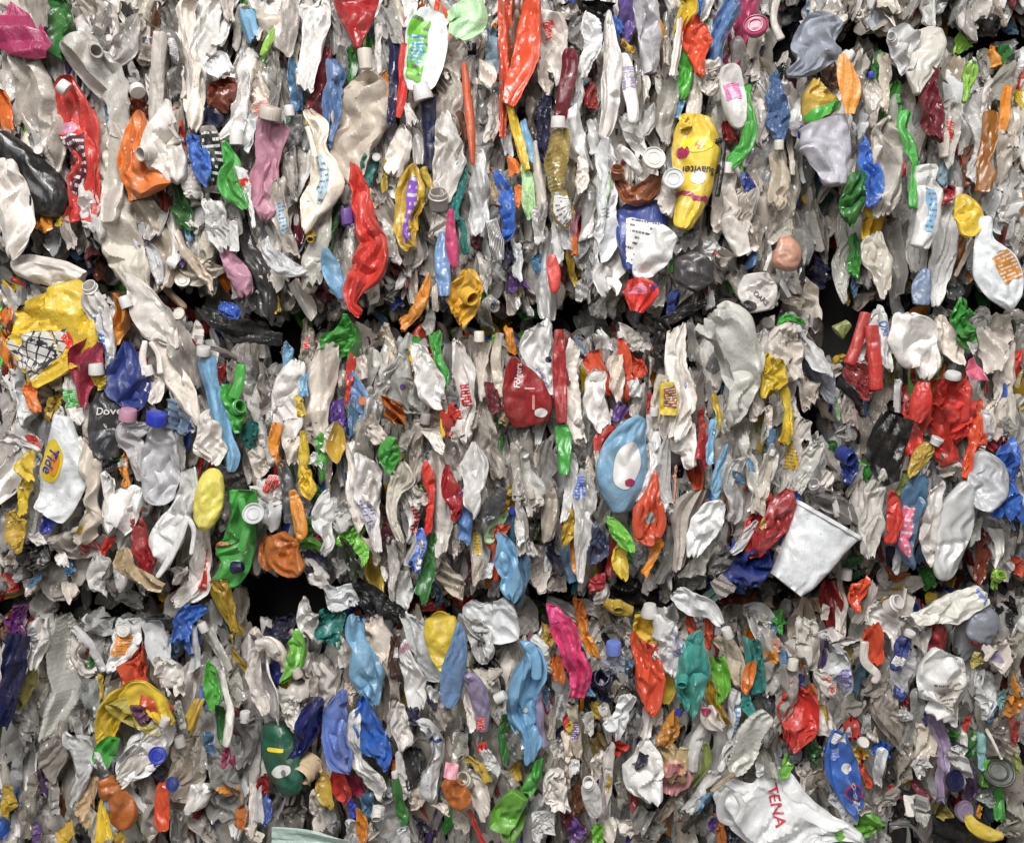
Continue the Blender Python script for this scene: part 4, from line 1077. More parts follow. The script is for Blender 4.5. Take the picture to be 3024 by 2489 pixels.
bo O4|80,124,10 84,135,14 91,148,17 92,160,16 92,167,8|z13 f.5 q:A,81,148,7,11|orange figure-eight bottle with a sky blue patch in the lower left
sh Y|76,138,3 78,155,8 84,170,14|z12|yellow curved sheet beside the orange figure-eight bottle
bo R3|124,128,8 124,142,10 124,155,11 125,165,9|z11 f.5|narrow orange red bottle in the lower left bale
li B4|134,129,12|z15|dark blue cap pressed flat beside the narrow orange red bottle
sh D3|14,12,14 10,35,16 4,60,16 -2,85,12|z11 f.6|black blue plastic film hanging at the lower left edge
bo P6|10,0,11 12,14,8|z7|
ju W|24,2,18 28,18,18 24,38,10|z10 p:G2,.1,.7,-.8,-.1|white bottle with a grey printed panel in the lower left corner
bo Y9|21,38,6 18,50,10 13,68,7|z7|
bo Q|42,8,8 40,35,18 46,58,20 42,72,17 37,86,8|z7 r|
ju W|58,14,12 55,28,9 60,38,14 68,42,6|z8|
st W|58,8,4 68,20,5 77,39,4|z9|
bo W|72,2,20 76,15,14|z7|
bo W|96,6,14 94,22,14 88,38,8|z8|
li W|96,9,12|z9|
bo O4|108,4,8 107,18,9|z6|
bo W|115,5,8 122,20,14 126,32,10|z8|
bo W|128,33,16 130,45,19 130,60,15|z10|white square bottle beside the bright orange red folded jug
bo A2|134,22,9|z6|
bo B|142,2,14 147,14,10 149,25,5|z7|
bo N3|161,34,5 163,50,12 167,68,10|z11|bright green narrow bottle in the lower left bale
bo B6|155,54,3 160,68,7|z8|
bo Y2|153,64,7 147,82,9|z8|
st W3|168,42,6 173,58,4 178,72,6 176,98,6|z11|thin ivory twisted strip beside the narrow green bottle
bo Y2|176,2,10 182,12,8|z8|
bo Y2|178,16,7 184,30,13 191,44,6|z8|
bo N|168,70,5 172,95,5|z6|
bo U|181,68,6 182,88,5|z5|
ju W|198,22,10 195,40,10 200,58,11 207,74,8|z11|white loop-handled jug at the right of the lower left bale
ha W|198,22,8 207,20,8 212,28,8|z9 P|
bo G|12,78,10 22,92,12|z6|
bo T|40,88,10 38,105,14 33,122,12|z8|
ju W|56,92,18 56,110,20 54,130,16 52,148,8|z9|white flat bottle standing left of the blue cap bottle
bo G|65,95,10 67,115,10||
bo I2|68,128,6 64,145,11 62,156,13|z7|
bo E|64,158,10|z5|
bo Y2|47,164,10 52,172,8|z5|
bo Y2|2,134,6 5,150,11|z6|
bo T|140,100,16 143,115,20 138,135,22 132,142,10|z7|
ju T|150,96,8 154,118,12|z5|
bo W|152,134,16 147,150,12|z8|
ju T|172,118,16 172,140,20 165,158,16|z6|
bo W|182,98,6 180,115,8|z7|
bo M8|175,110,9|z7|
bo G|190,80,14 188,100,12 186,116,8|z6|
bo W|196,134,8 196,150,9 194,165,6|z7|
bo B6|206,138,5 204,160,5|z7 p:W,.3,.8,-.6,.6|
bo O4|186,155,9|z6|
bo W|190,168,8 202,172,8|z7|
bo W|148,8,5 150,20,5 150,38,8|z7|
bo Q|160,10,9 168,28,11 176,40,6|z6|
bo Q|180,45,10 186,65,10|z6|
bo C|65,50,12 70,75,14|z5|
bo Y2|75,45,6 77,62,5|z5|
bo N|68,33,6|z6|
bo R2|65,24,5|z6|
bo W|86,50,8 82,65,7 80,75,4|z7|
bo G|80,34,10 78,50,9|z6|
bo T|135,68,6 140,85,8|z6|
bo W|92,128,7 100,142,7 108,150,5|z8|
bo T|108,125,10 112,150,12 112,170,9|z7|
bo G|38,125,6 42,150,7|z5|
bo P8|30,110,8 33,135,8||
bo A2|160,90,6 162,105,5|z6|
bo Q|22,125,6 23,150,6|z6|
bo T|135,155,10 132,175,10|z7|
bo Y|90,172,6|z11|
bo Q|16,148,7 18,170,8|z6|
bo P|24,168,8|z5|
bo R2|202,130,6|z6|
bo T|155,160,18 165,172,14|z7|
bo W|128,80,6 134,92,6|z6|
bo W3|70,150,8 68,172,8|z7|
@750 1829
bo L5|28,14,10 33,28,17 30,42,12 21,50,5|z12 f1.2|lime green folded scrap over the lower dark hole
bo I|34,44,14 38,52,18 30,62,16|z11 f1.4|
bo W3|22,58,12 26,70,16 32,85,10|z12 f1.5|yellowed white crumpled jug beside the dark blue bottle tip
bo W|2,20,12 4,40,14 10,60,16 12,74,10|z9|
bo W|8,18,6 18,28,10 20,40,6|z9|
bo B8|14,42,9|z8|
tu N4|12,84,14 15,98,24 20,115,26 28,130,22 34,136,8|z11 f0.25 q:Y5,16,102,13,3 e:W,21,118,16,9,20 q:G2,23,119,4,5|dark green soap bottle with white leaf label in the lower middle
bo D2|49,62,6 45,80,24 42,95,21.6 34,108,10.8 27,116,9.6|z14 f0.8|navy blue bottle pointing down to the left in the lower middle
bo B9|67,58,4.4 62,75,15.4 60,92,18.7 65,108,17.6 73,120,6.6|z13 f0.95|periwinkle blue bottle right of the navy blue one
ha B9|66,88,3 68,100,4 72,108,3|z12 P|
bo B10|83,62,6.2 87,78,17.5 91,95,22.5 97,108,15 98,120,6.2|z13 f1.1|bright blue folded bottle with an open slit
ju W|79,70,8 76,90,9 79,110,10 90,128,13 99,140,13|z12|long white bottle beneath the bright blue folded one
bo A|80,0,12 78,12,15.6 82,25,16.8 85,40,21.6 89,55,15.6 93,69,6|z12|tall light blue crumpled bottle in the lower middle bale
bo W|70,16,9 71,35,10|z8|
bo W|92,4,14 98,18,14 102,35,9 109,52,3|z10|
bo V5|108,15,8 108,28,10 110,45,9|z10 p:W,.25,.5,-.6,.6|dark brown bottle with white lines between white bottles
bo W|115,18,6 118,35,12 124,55,14 128,75,10|z10 b:M4,.05,.12|
bo W|120,2,10 128,20,12 135,40,12 142,48,6|z9|
bo Y|144,0,20 145,15,23 145,30,14 147,41,5|z12 f.4|round yellow lid bent over in the lower middle
bo A5|159,2,4 159,20,11 155,40,16 152,60,14 152,71,6|z13 f.4|smooth slate blue bottle right of the round yellow lid
ju W|165,2,12 173,18,20 180,32,12|z9|
tb P4|165,42,6 172,52,12 176,70,12 176,90,10|z12 p:R,.75,.95,-.5,.5|lilac grey crumpled tube with a red end
bo W|166,52,6 168,75,6 170,85,4|z11|
ju T|100,42,10 103,65,16 104,85,12|z9|
bo W|114,66,4 114,85,14 117,102,10|z12|white smooth teardrop bottle in the lower middle bale
bo W|128,84,8 135,90,20 140,105,24 136,125,18 136,145,8|z12 q:B4,142,95,12,3|large white jug with blue scribbles in the lower middle
bo Q|143,72,12 148,85,12|z10|
sh M9|154,112,9 152,123,8|z18 f.4|small bright pink square scrap
bo O4|148,128,10 157,137,18 166,146,14|z14 f.5|orange brown oval bottle beneath the small pink scrap
ju W|163,122,10 172,135,13 180,155,8|z11 n:162,123,11,161,121|
bo Y2|165,110,4 174,115,5 181,125,5|z10|
bo R|65,116,6 66,130,12 68,144,10|z10|
bo Y2|51,125,8 55,138,9 60,146,4|z10|
bo I2|42,112,10 46,124,14|z9 n:36,122,17,35,123|
bo U3|73,124,9 80,140,12|z8|
bo W|47,138,8 48,155,14 48,168,10|z9|
bo C|57,148,7 62,165,9|z8 p:Y9,.4,.8,-.5,.8|
bo B8|76,144,5 76,158,9|z9|
bo W|75,158,8 76,170,7|z9|
bo O3|82,148,3 84,160,7 84,172,5|z9|
bo A2|88,138,9 87,155,7|z8|
tb W|97,145,7 95,156,8|z10 n:95,155,8,95,157|
ju W|107,138,12 105,158,14 104,175,14|z8|
bo N|110,124,4 112,140,6 117,158,6|z9|
bo W|130,135,14 122,144,16|z9|
bo W|112,105,4 115,125,6 118,138,6|z9|
bo K2|122,105,10 124,128,8|z7|
bo G|30,150,14 28,165,12|z6|
sh E3|12,170,10 30,170,12 50,172,14 75,176,12|z14 f.35|pale green translucent film along the bottom edge
bo W|2,135,6 4,155,6|z7|
bo B6|10,140,6 8,160,6|z8 p:W,.2,.8,-.3,.9|
bo R2|6,130,8|z6|
bo N|196,78,6 195,95,8 196,111,4|z9|
bo L2|207,138,14 195,155,18 190,168,14|z13 f.5|bright green folded sheet near the bottom edge
bo R|176,98,6 177,106,6|z8|
bo W|180,104,8 186,120,10|z9|
bo Q|160,90,9 160,108,10|z9|
bo Q|194,120,7 200,135,10|z8|
bo W|50,38,9 55,55,12 54,72,10|z9|
bo W|47,45,5 46,60,4|z10|
bo I|72,52,6 78,60,12|z9|
bo Q|108,66,4 105,88,6|z8|
bo D|122,72,8 126,82,8|z10|
bo W|140,55,8 142,64,7|z9|
bo D|138,64,6 141,70,4|z9|
bo T|160,152,9 162,165,9|z9|
bo R|168,150,3 174,165,3 179,175,3|z9|
bo D|126,160,12 130,172,14|z7|
bo Q|198,90,10 204,105,8|z8|
bo G|128,10,5 120,28,6|z7|
bo W|142,148,9 150,152,8|z10|
bo W|178,60,5|z8|
bo O|107,119,8|z9|
bo U|106,105,7 105,115,6|z7|
bo Y2|204,120,8|z6|
bo T|188,40,8 183,50,6|z7|
bo W|92,165,9 86,174,5|z10|
bo W|115,165,7 118,176,7|z9|
bo D|14,10,12 22,18,10|z8|
@1500 1829
ju A|10,18,15.6 16,32,20.8 12,50,31.2 10,70,31.2 16,90,20.8 21,113,13|z14 f1.2 c:W,-2,58,8,-9,62,8 q:W,14,75,4,4|light blue crumpled jug with a white spout to the left
ha A|16,20,7 22,32,6 22,48,6|z12 P|
sh M7|40,2,13.8 46,15,16.1 50,28,16.1 56,40,13.8 53,62,11.5|z13 f1.5|long hot pink crumpled strip left of the blue capped bottle
bo O3|56,-2,7 58,12,8 64,22,10 69,31,5|z13|golden orange twisted strip beside the hot pink one
bo W5|81,28,14 83,36,16 85,44,14|z13 c:B6,82,17,11,82,26,11|small clear bottle with a periwinkle blue cap
tu D|71,42,16 76,55,16 78,66,8|z9 n:73,44,15,71,40|
bo A|62,53,6 66,60,6|z11 n:63,54,8,62,53|
bo R3|104,18,16.8 108,32,21.6 110,50,19.2 112,66,14.4 110,73,9.6|z13 f.9|red brown square-shouldered bottle in the lower right centre
bo Y|105,4,16 110,14,14 116,30,8 122,50,12 122,62,5|z10|
bo W|122,0,14 126,18,22 126,32,18 128,45,8|z14 p:P5,.3,.7,.35,.85|large white bottle with faded violet writing beside the teal one
bo E4|152,10,4.6 147,25,16.1 144,45,23 143,60,18.4 141,72,11.5|z14 n:135,51,8,134,53|bright teal bottle with a small open neck
bo W|99,12,8 96,18,8|z11|
bo W|90,15,6 92,28,7|z9|
bo Q|86,50,10 86,65,12|z10|
bo W|95,60,10 90,75,14 82,91,14|z13|white crumpled bottle with a flat base below the blue capped one
bo O|36,32,6 40,42,8 41,48,6|z9|
ju W|24,28,10 30,40,12|z9|
bo L2|164,34,8 167,48,10 164,62,4|z10|
bo Q|172,15,16 180,35,14 182,52,8|z10|
bo E4|190,20,8 195,40,10 196,56,6|z9|
bo O4|190,36,6 186,50,7 184,56,5|z10|
bo E4|184,60,8 190,75,6|z8|
sh Y10|157,48,3 160,62,8 168,80,8|z11|
sh W|154,66,6 157,76,12 166,83,6|z10 q:M,153,70,7,7|
ju O6|132,75,4 130,88,18 122,97,10|z10|
ju O7|122,102,12 128,112,18 138,118,26 136,128,16|z12 q:O5,130,118,14,14|clear amber jug with peach film in the lower right
sh M10|130,112,8 132,125,18 128,140,10|z13|dusty pink torn sheet in the lower right centre
st W|154,84,7 147,98,7 144,116,6|z12|
bo L4|154,98,4 153,115,6 144,130,4|z10|
ju W2|106,100,8 108,115,22 107,130,27 112,143,14|z14 f1.3|white dented bottle with a torn top in the lower right centre
bo D|106,106,6 104,116,7|z13|
tb W|62,126,10 66,140,13 69,158,8|z13 n:62,126,10,61,124|white ribbed-neck tube in the lower right bale
bo W|70,108,8 70,125,9|z10|
bo W|78,104,7 78,125,6 74,148,4|z10|
bo L2|70,162,6 70,178,8|z9|
bo N2|20,118,6 16,135,8|z8|
bo L2|8,138,12 4,155,14 1,170,10|z10|
bo N2|24,112,6 22,125,6|z9|
ju W|38,120,8 36,135,18 42,150,12|z12 f1.4|white torn label bottle near the bottom edge
bo W|28,155,12 26,172,14|z9|
bo W|52,115,7|z10 n:52,112,7,52,110|
bo W|38,98,10 42,108,8|z9|
bo U|48,155,10 52,170,14|z6|
bo P|50,160,8 55,172,10|z7|
bo V2|55,130,9 55,150,9|z6|
bo W|92,158,10 94,170,8|z10 n:91,161,9,91,163|
bo R4|100,145,8|z8|
bo T|108,150,12 100,165,10|z9|
bo T|120,160,14 112,172,12|z8|
bo W|150,142,8 140,150,8|z10 n:138,147,8,136,148|
bo A|155,138,8 148,150,8|z9|
ju Q|205,76,12 192,90,18 185,108,17 175,122,14|z13 r f.6|long ribbed cream bottle slanting in the lower right bale
bo W|176,56,10 176,75,8 172,95,7|z9 p:A5,.3,.9,.2,.8|
bo W|182,90,6 172,105,8 166,116,5|z10|
st I2|175,120,4 160,134,3|z12|
ha W|172,132,4 166,142,5 166,155,4 175,160,3|z13 F|
ha W|178,135,4 183,148,4 178,158,4|z12 F|
ba W2|168,130,10 184,148,44 204,155,68 226,161,56 246,164,28 266,168,13 278,175,4|z14 f1.0 t:TENA,212,150,9,-80,R6|white plastic carrier bag with red lettering in the lower right corner
bo O4|165,166,14|z9|
bo P|160,160,6|z8|
ha K|137,165,4 143,158,4 150,154,4|z10|
bo B4|92,168,8|z8|
bo D|176,166,12|z7|
bo Q|88,125,8 90,145,6|z9|
bo W|80,158,10 76,172,8|z8|
bo Q|52,70,9 54,90,9 54,105,5|z8|
bo W|62,75,6 64,90,6|z8|
bo W|110,76,7 107,92,6|z9|
bo G|98,80,10 100,92,10|z9|
bo A4|110,84,6 107,98,5|z8|
bo G|115,92,6 116,104,5|z8|
bo R|47,76,6 48,88,6|z8|
bo Y2|48,85,5|z9|
bo D|40,90,6|z7|
bo Y4|68,92,8 72,102,10|z9|
bo W|118,70,9 118,82,7|z9|
bo B|123,80,4 122,88,4|z8|
st P4|24,58,4 25,75,5 28,98,5|z10|
bo A2|30,55,6 32,68,5|z9|
bo Q|35,70,5 35,95,6|z8|
bo W|40,62,5 42,80,6|z8|
bo Q|45,90,5 48,108,6|z9|
bo Y2|66,68,8 70,77,6|z8|
bo W|74,68,6 78,78,6|z9|
bo R3|142,0,5 144,12,5|z9|
bo R3|156,0,5 156,22,5|z9|
ju W|198,8,14 204,30,16 205,55,12|z9|
bo Q|198,110,14 206,120,10|z10|
bo G|93,55,8 100,62,10|z7|
sh K2|98,38,8 102,62,9|z8|
bo A2|94,38,6|z8|
bo Y2|30,12,8 34,20,6|z9|
st W|20,15,5 30,24,5|z9|
bo A7|42,20,8 44,40,7|z7|
bo T|4,88,10 10,105,12|z8|
bo I|44,118,6 46,132,5|z9|
bo W|150,140,6 160,120,8|z9|
bo R|82,102,10 90,98,8|z8|
bo T|132,148,10|z8|
bo Q|118,158,6 136,135,6|z8|
@2224 1829
ju R|38,54,14.4 40,68,24 37,85,24 30,100,12|z13 f1.1|bright red folded jug bulging out at the lower right
ju W2|54,60,10 58,78,14 62,90,12|z10 f1.2|
ju W|66,26,19.8 74,36,33 80,52,28.6 76,62,11|z13 f.9 p:P5,.4,.9,-.6,.3|large white jug with a lilac printed panel
bo W3|52,40,8 58,54,10 63,60,8|z14 p:R,.3,.95,-.8,.8|white label scrap printed red beside the lilac panelled jug
bo R3|93,8,7 95,22,11 93,33,8|z11|
ha W|88,20,5 88,33,5 96,42,5 94,48,4|z12 |
bo B4|120,14,9 116,26,11 112,40,7|z14 p:W,.6,.85,-.9,.9 c:W,122,9,8,121,12,8|dark blue bottle with a white band leaning right
ju W|125,30,14 122,42,20 118,58,16|z10 f.6|
ju W2|158,30,22 155,50,38 157,68,40 150,80,24|z15 f.95 p:Q,.4,.85,-.5,.6|large white translucent gallon jug at the lower right
bo S|178,-4,22 173,15,20 165,28,10|z8 f.3|
bo R2|142,6,9 146,18,11 141,30,7|z10|
sh W|188,20,17 186,36,14|z12 q:P4,189,28,8,9|
ju T|200,18,18 202,35,20|z9|
bo W|182,48,9 186,60,16 182,72,14|z11|
bo O3|203,45,4 208,58,6|z10|
bo O3|202,70,12 210,64,10|z10|
bo A2|196,68,8 188,80,9|z9|
ju T|108,58,10 105,75,18 114,95,16 122,110,10|z11|
bo T|128,60,8 128,80,9 122,105,8|z11|
ju W3|133,82,8 136,95,14 135,110,13|z12 f1.4|
bo W|134,112,14 138,122,14|z14|white torn bottle end above a dark red scrap
bo U|130,130,8 136,140,10|z10|
sh P4|142,78,12 148,95,9 146,115,7 144,135,6|z10|
li D3|157,127,18|z14|large round navy cap at the lower right
sh W|152,104,5 162,112,8 168,122,4|z12|
sh D3|155,102,10 163,106,10|z11|
bo W|157,100,4 167,104,5|z12|
bo B|70,90,10 70,105,17.5 73,122,23.8 80,140,18.8 86,152,10|z15 f.9 p:W2,.02,.14,-.9,.6 p:B6,.2,.34,-.9,.1 p:W,.86,.98,-.7,.5 e:R,82,138,12,13,0 e:B4,82,138,10,11,0 t:Clorox,82,137,3.4,-75,W e:W,77,120,8,8,0|blue bleach bottle with a framed white logo at the lower right
bo Y|84,102,8 87,110,9|z12|
bo R3|88,110,9 92,122,11 95,132,7|z12|
bo B10|98,100,9 106,104,8|z11|
bo W2|100,102,6 101,118,9 100,130,6|z12|
bo K2|110,105,8 108,125,8|z9|
bo W|77,84,5 75,92,5|z11|
bo R|78,80,8 81,92,8|z11 f1.5|
ca W|86,97,9|z12|
ju W|84,152,5 92,148,7|z14|
bo L2|82,152,10 92,160,14 100,160,8|z12|
bo L2|66,167,8 80,170,10 95,165,6|z12|
bo G|105,140,16 106,150,10|z11|
sh W|126,138,14 128,150,18|z14 p:G2,.3,.8,-.5,.7|white square label card near the bottom right
bo W|133,152,10 132,160,6|z11|
bo R|108,132,6 114,140,6|z10|
bo Q|120,110,12 118,130,12|z10|
bo Y|170,156,6 175,163,9 185,168,9 194,168,5|z13 f.4|bright yellow curved plastic piece at the bottom right corner
li K4|193,120,24|z9|
bo N2|205,120,8 198,140,10 196,155,10|z8|
bo N|170,88,5 172,105,8|z8|
bo E5|179,92,5 179,115,5|z8|
bo L2|182,112,5 184,130,6|z9|
st W3|183,87,2 193,107,2|z12|
bo L4|206,114,8|z9|
bo T|196,80,12 198,95,14|z8|
li P4|164,150,17|z10|
bo Y9|146,148,10 152,154,6|z9|
bo T|185,135,16 192,142,12|z8|
ju Q|44,2,14 50,20,26 44,36,20|z12|cream grimy jug in the upper part of the lower right bale
bo W|28,20,10 28,32,8|z9|
bo A2|16,12,9|z10|
bo O5|18,22,7|z10|
bo A2|24,30,6|z9|
ju T|12,14,14 16,35,20 12,55,16|z9|
bo T|30,40,10 28,60,12 22,85,8|z9|
bo B4|38,50,8|z9|
bo O4|43,54,8 46,60,5|z9|
bo E|3,20,8 6,40,9 4,55,7|z10|
bo N2|21,2,8 20,10,7|z8|
sh W|74,14,18 74,20,18|z9|
bo Y9|75,25,8|z8|
bo Q|104,30,8 100,45,12 92,58,8|z10|
bo G|84,65,10 80,74,8|z9|
bo N|49,105,10|z8|
bo L2|30,112,8 25,124,6|z9|
bo G2|30,106,12|z9|
bo P7|38,108,8|z8|
bo W|40,115,10 44,130,10|z9|
bo C|58,105,12 60,125,12|z9 f2|
bo R|63,106,6|z10|
ba C|62,125,10 62,138,10|z10 f2|
sh G|130,10,10 128,22,8|z9|
bo Q|15,112,8 17,122,7|z10|
bo W|6,118,6|z10|
bo B4|112,56,6 118,62,6|z11|
bo R2|119,65,5|z10|
bo W|112,18,6|z12 n:110,14,8,110,12|
bo B4|137,74,9|z11|
bo N2|158,88,6 155,95,6|z8|
bo W|165,88,4 164,100,4|z9|
bo R|168,82,7|z9|
bo Y9|177,30,9 172,36,5|z10|
bo W|178,42,7 177,52,6|z10|
bo E5|195,63,7|z9|
bo R4|206,80,8 207,95,7|z8|
bo P8|170,120,6 172,140,6|z7|
bo G|205,145,10|z7|
bo T|205,160,14 200,172,12|z8|
sh K|140,168,24 160,172,26 185,174,22|z6 f.4|
ba W|66,140,12 74,148,14 80,160,10|z13 f1.4|
bo Q|55,118,10 50,134,12|z8|
bo G|120,158,8 110,165,6|z9|
ha G2|108,160,2 120,160,2 126,164,2 132,172,2|z10|
bo I|102,165,6 108,170,5|z9|
bo W|148,140,9 152,146,8|z9|
bo O3|178,150,5|z8|
bo W|93,88,6 94,94,6|z10|
bo C|90,75,5 88,88,6|z9|
bo W|118,72,8 124,78,7|z12|
bo Q|205,100,8 208,106,8|z8|"""
